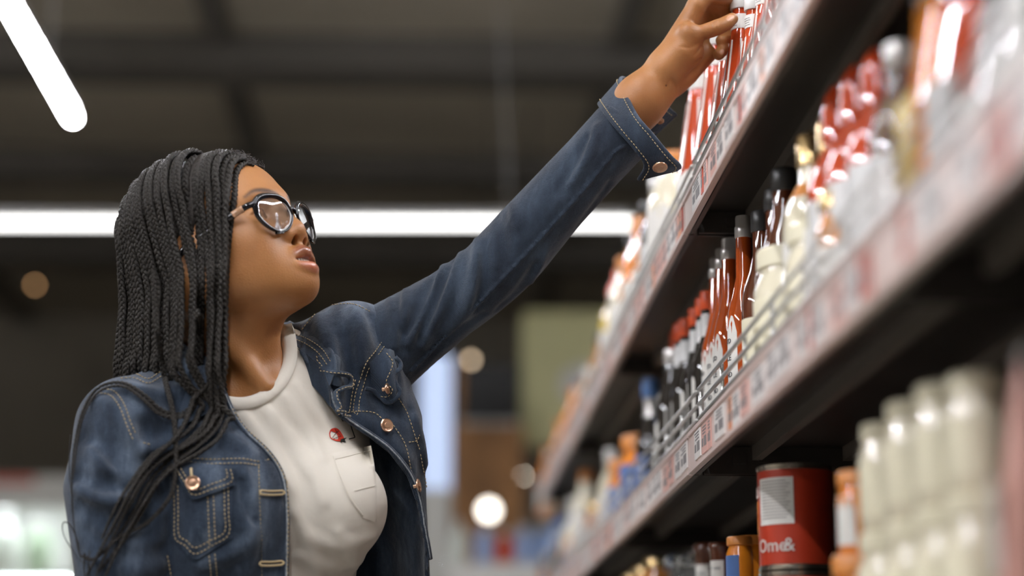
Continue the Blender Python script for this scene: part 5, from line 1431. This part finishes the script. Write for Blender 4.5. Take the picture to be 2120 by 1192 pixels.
# yoke, plackets, pocket, flap and collar
patch('front_placket', JB, [(538, 950), (538, 1020), (541, 1110), (543, 1215)], [(580, 958), (594, 1010), (598, 1100), (597, 1215)], 0.0022, 0.004, M['denim'], jacket, 24, 8)
pocket, POC_BVH = patch('chest_pocket', JB, [(352, 985), (400, 998), (440, 998), (481, 990)], [(354, 1116), (378, 1136), (403, 1158), (440, 1138), (482, 1112)], 0.0024, 0.004, M['denim'], jacket, 30, 16)
flap, FLAP_BVH = patch('pocket_flap', JB, [(354, 952), (400, 956), (440, 960), (483, 965)], [(360, 975), (380, 1008), (399, 1033), (440, 1020), (487, 1003)], 0.0068, 0.004, M['denim'], jacket, 30, 10, bulge=0.002)
stitch(POC_BVH, [[(361, 1000), (362, 1060), (363, 1112), (383, 1128), (404, 1146), (440, 1128), (473, 1106), (473, 1060), (472, 1005)], [(369, 1005), (370, 1060), (371, 1106), (387, 1119), (404, 1133), (436, 1118), (465, 1100), (465, 1060), (464, 1010)], [(430, 1028), (432, 1080), (434, 1128)], [(442, 1026), (444, 1080), (446, 1120)]], jacket)
stitch(FLAP_BVH, [[(364, 968), (384, 1000), (401, 1024), (440, 1012), (479, 997), (477, 970)], [(375, 970), (390, 994), (404, 1014), (438, 1002), (469, 990), (468, 972)]], jacket)
stitch(JB, [[(375, 946), (430, 951), (500, 950), (540, 955), (570, 945)], [(378, 954), (430, 960), (500, 959), (540, 963), (575, 953)], [(535, 966), (536, 1020), (540, 1100), (542, 1200)], [(250, 784), (278, 783), (306, 794), (330, 782), (355, 765)], [(252, 775), (280, 774), (306, 785), (328, 773), (352, 757)],
            [(210, 806), (236, 810), (256, 836), (270, 875), (281, 900)], [(204, 814), (230, 820), (249, 846), (262, 880), (275, 910)], [(296, 917), (312, 921)], [(346, 1150), (352, 1180), (358, 1215)], [(433, 1150), (436, 1180), (438, 1210)], [(445, 1146), (448, 1180), (450, 1210)]], jacket)
stitch(JB, [[(588, 1000), (591, 1060), (591, 1200)], [(480, 850), (508, 892), (545, 930), (572, 966), (588, 1000)]], jacket, lift=0.005)
for y in (1021, 1164):                                        # buttonholes
    P, n_ = surf_path(JB, [(535, y), (556, y + 1), (580, y)], 2.3, 3, 0.0048); g = Geo()
    side = np.array([0, 0, 0.0022])
    loop = np.vstack([P + side, P[-1:] + np.array([[0.003, 0, 0]]), (P - side)[::-1], P[:1] - np.array([[0.002, 0, 0]]), P[:1] + side])
    g.tube(resample(loop, 0.0012), 0.00125, 6); wpart('buttonhole', g.mesh('buttonhole', True), M['thread'], jacket)
p, n_, _ = surf_ray(FLAP_BVH, 402, 1002, 2.28); button(p + n_ * 0.006, n_ + np.array([0.25, -0.2, 0.0]), 0.0085)
P, n_ = surf_path(FLAP_BVH, [(396, 970), (397, 982), (399, 992)], 2.28, 3, 0.0012); g = Geo(); g.tube(P, 0.0016, 6); wpart('buttonhole', g.mesh('buttonhole', True), M['thread'], jacket)
p, n_, _ = surf_ray(JB, 797, 883, 2.38); button(p + n_ * 0.005, n_ + np.array([0.35, -0.5, 0.0]), 0.0088)
p, n_, _ = surf_ray(JB, 862, 1006, 2.40); button(p + n_ * 0.003 + np.array([0, -0.004, 0]), np.array([0.95, -0.25, 0.2]), 0.0085)
# collar
patch('collar_flap', JB, [(424, 712), (440, 760), (452, 800), (466, 838)], [(352, 738), (384, 795), (372, 850), (368, 884)], 0.009, 0.004, M['denim'], jacket, 26, 10, bulge=0.004)

fold_ = [(566, 676, 2.425), (582, 690, 2.388), (612, 716, 2.356), (646, 745, 2.338), (668, 768, 2.330), (682, 800, 2.326)]
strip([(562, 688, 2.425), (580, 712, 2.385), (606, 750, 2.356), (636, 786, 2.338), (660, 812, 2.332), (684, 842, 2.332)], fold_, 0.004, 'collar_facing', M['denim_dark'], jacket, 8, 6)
leaf = [(600, 668, 2.432), (622, 684, 2.396), (648, 696, 2.366), (676, 716, 2.346), (690, 738, 2.334), (694, 770, 2.328)]
cl, KS, KN, C2_BVH = strip(fold_, leaf, 0.004, 'collar', M['denim'], jacket, 8, 6, 0.0008)
stitch(C2_BVH, [[(604, 690), (640, 704), (668, 724), (684, 748)], [(600, 698), (634, 713), (660, 732), (678, 756)]], jacket)
g = Geo(); g.tube(KS[7], 0.0028, 7); wpart('collar_edge', g.mesh('collar_edge', True), M['denim'], jacket)
# turned-over lapel on the open side, and the crumpled pocket flap by the armhole
lap, LAP_BVH = patch('lapel', JB, [(672, 738), (688, 730), (706, 742), (700, 760)], [(664, 768), (676, 790), (704, 800), (712, 790)], 0.006, 0.004, M['denim_dark'], jacket, 18, 8, bulge=0.004)
def ruffle(pp, r, name, lift):
    P, n_ = surf_path(JB, pp, 2.36, 4, lift); g = Geo(); g.tube(P, r, 8, flat=0.5); wpart(name, g.mesh(name, True), M['denim'], jacket); return P, n_
P, n_ = ruffle([(668, 742), (666, 760), (676, 772), (696, 776), (710, 782), (709, 800), (697, 812), (690, 828), (694, 846), (708, 862)], 0.0035, 'crumpled_edge', 0.010)
g = Geo(); dashes(P + n_ * 0.0034, n_, g); tag(wpart('stitching', g.mesh('stitching', True), M['thread'], jacket), kind='stuff')
fl, FL_BVH = patch('pocket_flap', JB, [(765, 752), (782, 735), (803, 722), (816, 726)], [(770, 805), (795, 828), (818, 826), (824, 775)], 0.006, 0.004, M['denim'], jacket, 22, 10, bulge=0.007)
stitch(FL_BVH, [[(800, 732), (812, 750), (806, 772), (800, 790), (812, 806), (804, 820), (788, 820)]], jacket, lift=0.001)
P, n_ = ruffle([(812, 742), (820, 752), (822, 764), (812, 778), (818, 800), (824, 815), (812, 830), (795, 828), (772, 812), (752, 806)], 0.0030, 'crumpled_edge', 0.006)
p, n_, _ = surf_ray(FL_BVH, 803, 803, 2.36); button(p + n_ * 0.004, np.array([0.9, -0.35, 0.1]), 0.0070)
stitch(JB, [[(803, 690), (780, 722), (758, 750), (745, 785), (735, 820), (732, 850), (738, 858)], [(806, 700), (788, 728), (766, 756), (754, 790), (745, 825), (742, 852), (738, 860)], [(700, 858), (740, 852), (775, 855), (795, 872)], [(814, 880), (838, 920), (852, 980)], [(620, 690), (640, 665), (665, 640), (690, 632), (730, 630), (765, 645)], [(815, 810), (840, 850), (858, 900), (868, 930)], [(846, 915), (862, 912), (868, 900)], [(870, 940), (882, 1010), (888, 1100)]], jacket)
stitch(JB, [[(736, 786), (728, 820), (724, 852)]], jacket)
# lighter waistband-side lining of the open front, seen inside

# --- jeans and shoes (below the picture)
def make_jeans():
    f = Field((-0.56, 2.18, 0.03), (0.14, 2.66, 0.95), 0.008)
    hc = np.array([*at(535, 1250, 2.40)[:2], 0.84]); f.ell(hc, (0.165, 0.122, 0.13), 0, R=T_R)
    for s in (-1, 1):
        h = hc + T_L * s * 0.085 + np.array([0, 0, -0.06]); k = hc + T_L * s * 0.095 - T_F * -0.02; k[2] = 0.47; a = hc + T_L * s * 0.10 - T_F * 0.02; a[2] = 0.09
        f.path([h, k, a], [0.088, 0.062, 0.050], 0.04)
    return f.skin(), hc
(V, F), HC = make_jeans()
jeans = wpart('jeans', quads_mesh('jeans', V, F), M['denim_dark'])
for s in (-1, 1):
    a = HC + T_L * s * 0.10 - T_F * 0.02; a[2] = 0.0
    f = Field(a + np.array([-0.2, -0.25, -0.0]), a + np.array([0.25, 0.2, 0.16]), 0.005)
    f.path([a + np.array([0, 0, 0.045]) - T_F * 0.05, a + np.array([0, 0, 0.04]) + T_F * 0.10, a + np.array([0, 0, 0.032]) + T_F * 0.17], [0.042, 0.042, 0.030], 0.02)
    f.cone(a + np.array([0, 0, 0.05]), a + np.array([0, 0, 0.11]), 0.045, 0.046, 0.03)
    X = f.coords(); f.D = np.maximum(f.D, (0.004 - X[..., 2]).astype(np.float32))
    V, F = f.skin(); wpart('shoe', quads_mesh('shoe', V, F), G['white'])
# ------------------------------------------------------------------ hair: scalp, box braids, baby curls; glasses
def hair_mat(name, c0, c1, scale):
    m, nt, b = node_mat(name)
    tc = nt.nodes.new('ShaderNodeTexCoord')
    n = nt.nodes.new('ShaderNodeTexNoise'); n.inputs['Scale'].default_value = scale; n.inputs['Detail'].default_value = 6; n.inputs['Roughness'].default_value = 0.7
    nt.links.new(tc.outputs['Object'], n.inputs['Vector'])
    cr = nt.nodes.new('ShaderNodeValToRGB'); cr.color_ramp.elements[0].position = 0.35; cr.color_ramp.elements[1].position = 0.7
    cr.color_ramp.elements[0].color = (*c0, 1); cr.color_ramp.elements[1].color = (*c1, 1)
    nt.links.new(n.outputs['Fac'], cr.inputs['Fac']); nt.links.new(cr.outputs['Color'], b.inputs['Base Color'])
    b.inputs['Roughness'].default_value = 0.40; b.inputs['Specular IOR Level'].default_value = 0.45
    bp = nt.nodes.new('ShaderNodeBump'); bp.inputs['Strength'].default_value = 0.9; bp.inputs['Distance'].default_value = 0.0012
    nt.links.new(n.outputs['Fac'], bp.inputs['Height']); nt.links.new(bp.outputs['Normal'], b.inputs['Normal'])
    return m
M['hair'] = hair_mat('braid_hair', (0.0045, 0.0037, 0.0028), (0.030, 0.023, 0.016), 900)
M['scalp'] = hair_mat('scalp_hair', (0.010, 0.008, 0.007), (0.035, 0.026, 0.020), 500)

# hair lying on the scalp
f = Field((-0.13, -0.11, -0.08), (0.12, 0.11, 0.14), 0.0025)
f.ell((-0.008, 0, 0.036), (0.0985, 0.0775, 0.0815), 0)
f.ell((0.040, 0, 0.046), (0.0535, 0.0585, 0.0575), 0.03)
X = f.coords()
hl = X[..., 0] - (0.026 + 0.62 * X[..., 2] - 2.2 * X[..., 1] ** 2) + 0.004 * np.sin(X[..., 1] * 260)
f.D = -smin(-f.D, -(hl / 1.18).astype(np.float32), 0.008)
V, F = f.skin()
hair = wpart('hair', quads_mesh('hair', head_w(relax(V, F, 1)), F), M['scalp'])

def braid_np(P, w, taper=0.55, period=None):
    """three strands plaited round the path P"""
    per = period or w * 2.2
    Q = resample(P, per / 9.0); k = len(Q)
    s = np.arange(k) * (per / 9.0)
    T, N, Bn = frames(Q, C_R)
    u = np.linspace(0, 1, k)
    ww = w * (1 - (1 - taper) * u ** 1.4) * np.minimum(1, 0.55 + u * 14) * np.minimum(1, 0.45 + (1 - u) * 30)
    Vs, Fs, n = [], [], 0
    ph0 = random.Random(int(abs(P[0][0] * 1e5))).uniform(0, 6)
    for c in range(3):
        ph = 2 * np.pi * s / per + 2 * np.pi * c / 3 + ph0
        C = Q + (0.34 * ww * np.sin(ph))[:, None] * N + (0.20 * ww * np.sin(2 * ph))[:, None] * Bn
        V, F = tube_np(C, 0.265 * ww * (1 + 0.20 * np.cos(2 * ph)), 5, True)
        Vs.append(V); Fs.append(np.asarray([q for q in F if len(q) == 4]) + n); n += len(V)
    return np.concatenate(Vs), np.concatenate(Fs)

BR = random.Random(21)
def add_braid(P, w, taper=0.6):
    V, F = braid_np(np.asarray(P), w, taper)
    return wpart('braid', quads_mesh('braid', V, F), M['hair'], hair)

def scalp_pt(xl, phi, side, lift):
    k = math.sqrt(max(0.05, 1 - ((xl + 0.008) / 0.106) ** 2))
    return head_w((xl, side * (0.076 + lift) * k * math.cos(phi), 0.036 + (0.081 + lift) * k * math.sin(phi)))

def drape_pts(pp, lift, last=None, tree=None):
    """points of a braid lying on the jacket where the photograph shows it"""
    out = []
    Y = last
    for px, py in pp:
        d = Vector(at(px, py, 1.0) - C_O).normalized()
        hit = JACKET_BVH.ray_cast(Vector(C_O), d, 6.0)[0]
        if hit is not None and hit.y < 2.46:
            Y = hit.y
        p = at(px, py, Y)
        out.append(p - np.array(d) * lift)
    out = np.array(out)
    # no sudden jumps in depth
    dd = out @ C_F
    sm_ = np.convolve(np.pad(dd, 3, mode='edge'), np.ones(7) / 7, 'valid')
    sm_ = np.minimum(dd, sm_) if False else sm_
    return out + np.outer(sm_ - dd, 1) * ((out - C_O) / (dd[:, None]))

def spread(pp, step=14):
    return resample(catmull(np.asarray(pp, float), 10), step)

FRONT = [   # the ways the front braids take over the jacket, in the photograph
    [(466, 800), (460, 850), (438, 900), (395, 932), (345, 962), (300, 1005), (262, 1070), (225, 1140), (196, 1200)],
    [(450, 800), (447, 850), (425, 892), (385, 920), (340, 945), (298, 985), (262, 1040), (232, 1110), (205, 1170), (186, 1200)],
    [(436, 790), (430, 840), (410, 885), (375, 915), (330, 945), (290, 990), (255, 1050), (222, 1120), (190, 1196)],
    [(420, 780), (414, 830), (398, 880), (370, 918), (328, 958), (290, 1010), (252, 1085), (214, 1160), (190, 1205)],
    [(405, 770), (398, 830), (385, 880), (352, 925), (315, 968), (280, 1020), (244, 1090), (210, 1150), (185, 1190)],
    [(458, 790), (455, 840), (432, 885), (392, 925), (352, 955), (312, 1000), (280, 1060), (240, 1125), (200, 1180)],
]
def near_braids():
    N = 19
    for layer in range(3):
        for i in range(N):
            u = (i + 0.5 * (layer == 1) + 0.25 * (layer == 2)) / (N - 0.6)
            if u > 1 or (layer > 0 and 0.55 < u < 0.86 and BR.random() < 0.75) or (layer == 0 and 0.62 < u < 0.82 and BR.random() < 0.35): continue
            xl = -0.098 + 0.176 * u + BR.uniform(-0.002, 0.002)
            lift = 0.013 - 0.0055 * layer + 0.0035 * (i % 2)
            phi_root = math.radians(90 - 14 * u * u) - BR.uniform(0, 0.10) - 0.06 * layer
            if u < 0.25: phi_root -= 0.25
            pts = [scalp_pt(xl + 0.010 * (1 - t), phi_root * (1 - t) + math.radians(14) * t, -1, lift * min(1, 0.25 + 2 * t)) for t in np.linspace(0, 1, 7)]
            pts[0] = scalp_pt(xl + 0.012, phi_root, -1, -0.001)
            last = pts[-1]; pl = pix(last)
            xh = 252 + 216 * u; xb = 240 + 224 * u                       # columns at mid head and at the shoulder
            w = BR.uniform(0.0082, 0.0106)
            Y0 = last[1]; wob = BR.uniform(-7, 7)
            yb = 0.0
            front_going = u > 0.50 and layer < 2
            rows_ = []
            for py in range(int(pl[1]) + 40, 781, 40):
                t = (py - pl[1]) / (780 - pl[1])
                x0 = pl[0] * (1 - min(1, t * 2.2)) + xh * min(1, t * 2.2) if t < 0.45 else xh + (xb - xh) * (t - 0.45) / 0.55
                Yt = Y0 + (-0.004 if front_going else 0.02) * t + 0.004 * layer
                xx = x0 + BR.uniform(-1.6, 1.6) + wob * math.sin(2.6 * t + wob)
                hp = HEAD_BVH.ray_cast(Vector(C_O), Vector(at(xx, py, 1.0) - C_O).normalized(), 6.0)[0]
                if hp is not None: Yt = min(Yt, hp.y - 0.009 + 0.004 * layer)
                rows_.append(at(xx, py, Yt))
            P = pts + rows_
            if front_going:
                r_ = FRONT[BR.randrange(len(FRONT))]
                j = BR.uniform(-18, 18)
                cut = BR.choice((9, 9, 8, 7))
                dp = drape_pts(spread([(x + j * 0.9 + BR.uniform(-2, 2), y + j * 0.35) for x, y in r_[1:cut]]), 0.007 + 0.004 * BR.random() + 0.004 * layer, rows_[-1][1] - 0.01)
                P = P + list(dp)
                add_braid(catmull(P, 6), w, 0.36)
            else:
                b0 = rows_[-1]                                           # slips behind the shoulder, down the back
                for k in range(1, 7):
                    P.append(b0 + np.array([0.004 * k, 0.026 * min(k, 3), -0.045 * k]))
                add_braid(catmull(P, 6), w, 0.6)
near_braids()
# far side of the head: braids swept back, hanging behind the neck
for i in range(12):
    u = i / 11
    xl = -0.100 + 0.085 * u
    pr = math.radians(80)
    pts = [scalp_pt(xl + 0.01 - 0.02 * t, pr * (1 - t) + 0.25 * t, 1, 0.004 + 0.005 * t) for t in np.linspace(0, 1, 7)]
    b0 = pts[-1]
    for k in range(1, 11):
        pts.append(b0 + np.array([-0.010 * min(k, 5) * u, 0.010 * min(k, 3), -0.042 * k]))
    add_braid(catmull(pts, 6), 0.010, 0.6)
# braids over the brow-side temple and the free strands on the jacket
def free_braid(pp, w, taper=0.5, lift=0.008, last=2.25):
    add_braid(drape_pts(spread(pp), lift, last), w, taper)
free_braid([(318, 560), (322, 640), (330, 720), (345, 800), (358, 850), (364, 920), (363, 985), (350, 1032), (305, 1082), (250, 1110), (215, 1140), (190, 1160), (170, 1150)], 0.0075, 0.45, 0.012, 2.24)
free_braid([(410, 640), (408, 730), (406, 790), (398, 835), (374, 858), (335, 850), (296, 815), (255, 792), (215, 796), (188, 818), (168, 860), (156, 910), (150, 960), (147, 1020)], 0.0080, 0.25, 0.008, 2.24)
free_braid([(416, 650), (416, 740), (414, 800), (402, 842), (374, 864), (330, 856), (292, 822), (255, 799), (218, 803), (192, 824), (170, 870), (158, 930), (152, 990)], 0.0075, 0.25, 0.010, 2.24)
def strand(pp, r, Y):
    P = catmull([at(x, y, Y) for x, y in pp], 8)
    g = Geo(); g.tube(P, np.linspace(r, r * 0.4, len(P)), 5)
    wpart('loose_strand', g.mesh('loose_strand', True), M['hair'], hair)
strand([(147, 1000), (150, 1040), (153, 1085), (160, 1130), (168, 1160)], 0.0009, 2.24)
strand([(190, 1150), (168, 1152), (160, 1120), (148, 1090), (134, 1080), (129, 1090), (134, 1112), (150, 1138), (166, 1160), (184, 1168)], 0.0009, 2.24)
strand([(146, 900), (143, 960), (146, 1020), (152, 1080)], 0.0008, 2.25)
strand([(175, 1145), (174, 1180), (176, 1210)], 0.0012, 2.24)
strand([(186, 1140), (184, 1180), (190, 1215)], 0.0012, 2.24)
# short curls along the front hairline
for i in range(150):
    y = BR.uniform(-0.050, 0.035); z = 0.094 - 8.0 * y * y + BR.uniform(-0.006, 0.004); x = 0.026 + 0.60 * z - 2.0 * y * y + BR.uniform(-0.022, 0.004)
    b = np.array([x, y, z]); nrm = (b - np.array([0.0, 0, 0.03])); nrm /= np.linalg.norm(nrm)
    hit = HEAD_BVH.find_nearest(Vector(head_w(b)))[0]
    b0 = np.array(hit); up_ = H_R @ nrm; side = np.cross(up_, C_F)
    r = BR.uniform(0.002, 0.0060); tt = np.linspace(0, BR.uniform(2.5, 6.5), 14); a0 = BR.uniform(0, 6)
    d2 = np.cross(up_, side)
    P = b0 + np.outer(tt * 0.0019 + 0.0005, up_) + np.outer(r * (np.cos(tt + a0) - math.cos(a0)), side) + np.outer(r * (np.sin(tt + a0) - math.sin(a0)), d2) * 0.6
    g = Geo(); g.tube(P, 0.00045, 4)
    if i == 0: gc = Geo()
    gc.tube(P, 0.00050, 4)
tag(wpart('baby_curls', gc.mesh('baby_curls', True), M['scalp'], hair), kind='stuff')
# eyeballs
M['eye_white'] = plain('eye_white', (0.62, 0.58, 0.54), 0.12, coat=0.8)
M['iris'] = plain('iris', (0.035, 0.014, 0.008), 0.1, coat=1.0)
for s in (-1, 1):
    g = Geo()
    c = np.array([0.0715, s * 0.0360, -0.001]); R_ = 0.0128
    th = np.linspace(0, np.pi, 14); V = []; 
    look = np.array([math.cos(0.12), 0.10 * 1, math.sin(0.12)]); look /= np.linalg.norm(look)
    e1 = np.cross(look, [0, 0, 1]); e1 /= np.linalg.norm(e1); e2 = np.cross(look, e1)
    prof = [(R_ * math.sin(t), R_ * math.cos(t) + (0.0006 if t < 0.5 else 0)) for t in th]
    n_ = 20; fa = []; mi = []
    for r, h in prof:
        for j in range(n_):
            q = 2 * math.pi * j / n_; V.append(head_w(c + look * h + r * (e1 * math.cos(q) + e2 * math.sin(q))))
    for i in range(13):
        for j in range(n_):
            fa.append((i * n_ + j, (i + 1) * n_ + j, (i + 1) * n_ + (j + 1) % n_, i * n_ + (j + 1) % n_)); mi.append(1 if th[i] < 0.42 else 0)
    me = mesh_np('eyeball', V, fa); me.materials.append(M['eye_white']); me.materials.append(M['iris']); me.polygons.foreach_set('material_index', mi)
    wpart('eyeball', me, None)
g = Geo(); a = np.linspace(-0.9, 0.9, 9)
for k in range(8):
    y = (k - 3.5) * 0.0046; x = 0.0965 - 9 * y * y
    g.box((x, y, -0.0640), (0.004, 0.0043, 0.0042))
V = head_w(np.concatenate(g.V)); me = mesh_np('upper_teeth', V, g.F, False); wpart('upper_teeth', me, plain('teeth', (0.70, 0.66, 0.58), 0.25))

# ------------------------------------------------------------------ glasses
M['frame_black'] = plain('black_acetate', (0.004, 0.004, 0.006), 0.12, coat=0.25)
M['frame_tort'] = plain('clear_brown_acetate', (0.42, 0.23, 0.13), 0.15, coat=1.0, var=0.4, scale=160)
M['frame_rim'] = plain('clear_inner_rim', (0.50, 0.49, 0.48), 0.15, coat=0.6)
def lens_mat():
    m = bpy.data.materials.new('lens_glass'); m.use_nodes = True
    nt = m.node_tree; nt.nodes.clear()
    out_ = nt.nodes.new('ShaderNodeOutputMaterial'); mix = nt.nodes.new('ShaderNodeMixShader')
    tr = nt.nodes.new('ShaderNodeBsdfTransparent'); tr.inputs['Color'].default_value = (0.97, 0.98, 1, 1)
    gl = nt.nodes.new('ShaderNodeBsdfGlossy'); gl.inputs['Roughness'].default_value = 0.015; gl.inputs['Color'].default_value = (0.92, 0.96, 1, 1)
    lw = nt.nodes.new('ShaderNodeLayerWeight'); lw.inputs['Blend'].default_value = 0.35
    fr = nt.nodes.new('ShaderNodeMapRange'); fr.inputs['To Min'].default_value = 0.07; fr.inputs['To Max'].default_value = 0.55
    nt.links.new(lw.outputs['Facing'], fr.inputs['Value']); nt.links.new(fr.outputs['Result'], mix.inputs['Fac']); nt.links.new(tr.outputs['BSDF'], mix.inputs[1]); nt.links.new(gl.outputs['BSDF'], mix.inputs[2])
    nt.links.new(mix.outputs['Shader'], out_.inputs['Surface'])
    return m
M['lens'] = lens_mat()
glasses = empty('glasses', tuple(head_w((0.1, 0, 0))), 'black cat-eye glasses with silver-lined rims worn by the woman', 'glasses')
GI = Matrix.Translation(-glasses.location)
def gpart(name, me, m, parent=None):
    o = link(name, me, m); o.parent = parent or glasses; me.transform(GI); return o
GX, GZ = 0.0985, -0.0110
def rim(s, k, off=0.0):
    """outline of a cat-eye lens on side s, in the head's own places"""
    t = np.linspace(0, 2 * np.pi, 49)[:-1]
    hw, hh = 0.0272 * k, 0.0228 * k
    y = hw * np.sign(np.cos(t)) * np.abs(np.cos(t)) ** 0.90; z = hh * np.sign(np.sin(t)) * np.abs(np.sin(t)) ** 0.90
    # outer upper corner swept up, inner lower corner cut in
    z = z + 0.0055 * np.clip(y / hw, 0, 1) ** 2 * (z > 0) - 0.0 ; y = y - 0.0075 * np.clip(-z / hh, 0, 1) * (y > 0) + 0.0075 * np.clip(-z / hh, 0, 1) * (y < 0)
    yy = 0.0335 + y
    x = GX + 0.004 - 0.26 * (yy - 0.0335) - 3.0 * (yy - 0.0335) ** 2 + 0.13 * z + off
    return np.stack([x, s * yy, GZ + z], -1)
def loop_tube(P, r, flat=None, n=8):
    Q = np.vstack([P, P[:2]])
    V, F = tube_np(Q[:-1], r, n, False, flat)
    k = len(P) + 1
    m_ = (k - 1) * n
    return V, F
for s in (-1, 1):
    P = rim(s, 1.0)
    top = np.clip((P[:, 2] - GZ) / 0.02, -0.6, 1); out_ = np.clip((np.abs(P[:, 1]) - 0.0335) / 0.026, -1, 1)
    r = 0.0017 + 0.0016 * np.clip(top, 0, 1) + 0.0012 * np.clip(out_, 0, 1)
    V, F = tube_np(np.vstack([P, P[:1]]), np.append(r, r[0]), 8, False)
    rim_o = gpart('rim', mesh_np('rim', head_w(V), F), M['frame_black'])
    P2 = rim(s, 0.925, -0.0004)
    V, F = tube_np(np.vstack([P2, P2[:1]]), 0.0010, 8, False)
    gpart('rim_lining', mesh_np('rim_lining', head_w(V), F), M['frame_rim'], rim_o)
    # bulged lens of real thickness
    Pl = rim(s, 0.93, 0.0); c = Pl.mean(0); Vl = []; Fl = []
    ks = [0.004, 0.06, 0.12, 0.2, 0.3, 0.4, 0.5, 0.6, 0.7, 0.8, 0.9, 1.0]
    for sd in (0, 1):
        for q in ks:
            W = c + (Pl - c) * q; W = W.copy(); W[:, 0] += 0.0022 * (1 - q * q) - 0.0016 * sd
            Vl.append(W)
    Vl = np.concatenate(Vl); n_ = len(Pl); nk = len(ks)
    def ring(a, b, rev):
        for j in range(n_):
            f4 = (a * n_ + j, a * n_ + (j + 1) % n_, b * n_ + (j + 1) % n_, b * n_ + j)
            Fl.append(f4[::-1] if rev else f4)
    for k in range(nk - 1): ring(k, k + 1, s > 0); ring(nk + k, nk + k + 1, s < 0)
    ring(nk - 1, 2 * nk - 1, s > 0)
    Fl.append([j for j in range(n_)] if s < 0 else [j for j in range(n_)][::-1]); Fl.append([nk * n_ + j for j in range(n_)][::-1] if s < 0 else [nk * n_ + j for j in range(n_)])
    gpart('lens', mesh_np('lens', head_w(Vl), Fl), M['lens'])
    # temple: black hinge block, clear brown arm, black tip
    hinge = [(GX - 0.001, s * 0.0605, 0.0020), (GX - 0.009, s * 0.0660, 0.0016), (GX - 0.016, s * 0.0680, 0.0010)]
    V, F = tube_np(catmull(hinge, 4), 0.0040, 8, True, 0.55); tp_ = gpart('temple', mesh_np('temple', head_w(V), F), M['frame_black'])
    arm = catmull([(GX - 0.015, s * 0.0680, 0.0010), (0.077, s * 0.0697, 0.0004), (0.0695, s * 0.0706, -0.0003)], 5)
    V, F = tube_np(arm, 0.0046, 8, True, 0.42); gpart('clear_arm', mesh_np('clear_arm', head_w(V), F), M['frame_tort'], tp_)
    tip = catmull([(0.070, s * 0.0706, -0.0003), (0.061, s * 0.0712, -0.001), (0.050, s * 0.0708, -0.0015), (0.030, s * 0.0712, -0.002), (0.008, s * 0.0745, -0.003), (-0.016, s * 0.0775, -0.014), (-0.024, s * 0.0775, -0.028)], 5)
    V, F = tube_np(tip, 0.0046, 8, True, 0.42); gpart('temple_tip', mesh_np('temple_tip', head_w(V), F), M['frame_black'], tp_)
    V, F = tube_np(catmull([(GX - 0.004, s * 0.0145, -0.006), (GX - 0.010, s * 0.0140, -0.011), (GX - 0.010, s * 0.0150, -0.017)], 4), 0.0022, 6, True, 0.6)
    gpart('nose_pad', mesh_np('nose_pad', head_w(V), F), M['frame_rim'])
br_ = catmull([(GX + 0.0080, -0.0080, -0.0035), (GX + 0.0095, 0, -0.0010), (GX + 0.0080, 0.0080, -0.0035)], 5)
V, F = tube_np(br_, 0.0023, 8, True); gpart('bridge', mesh_np('bridge', head_w(V), F), M['frame_black'])
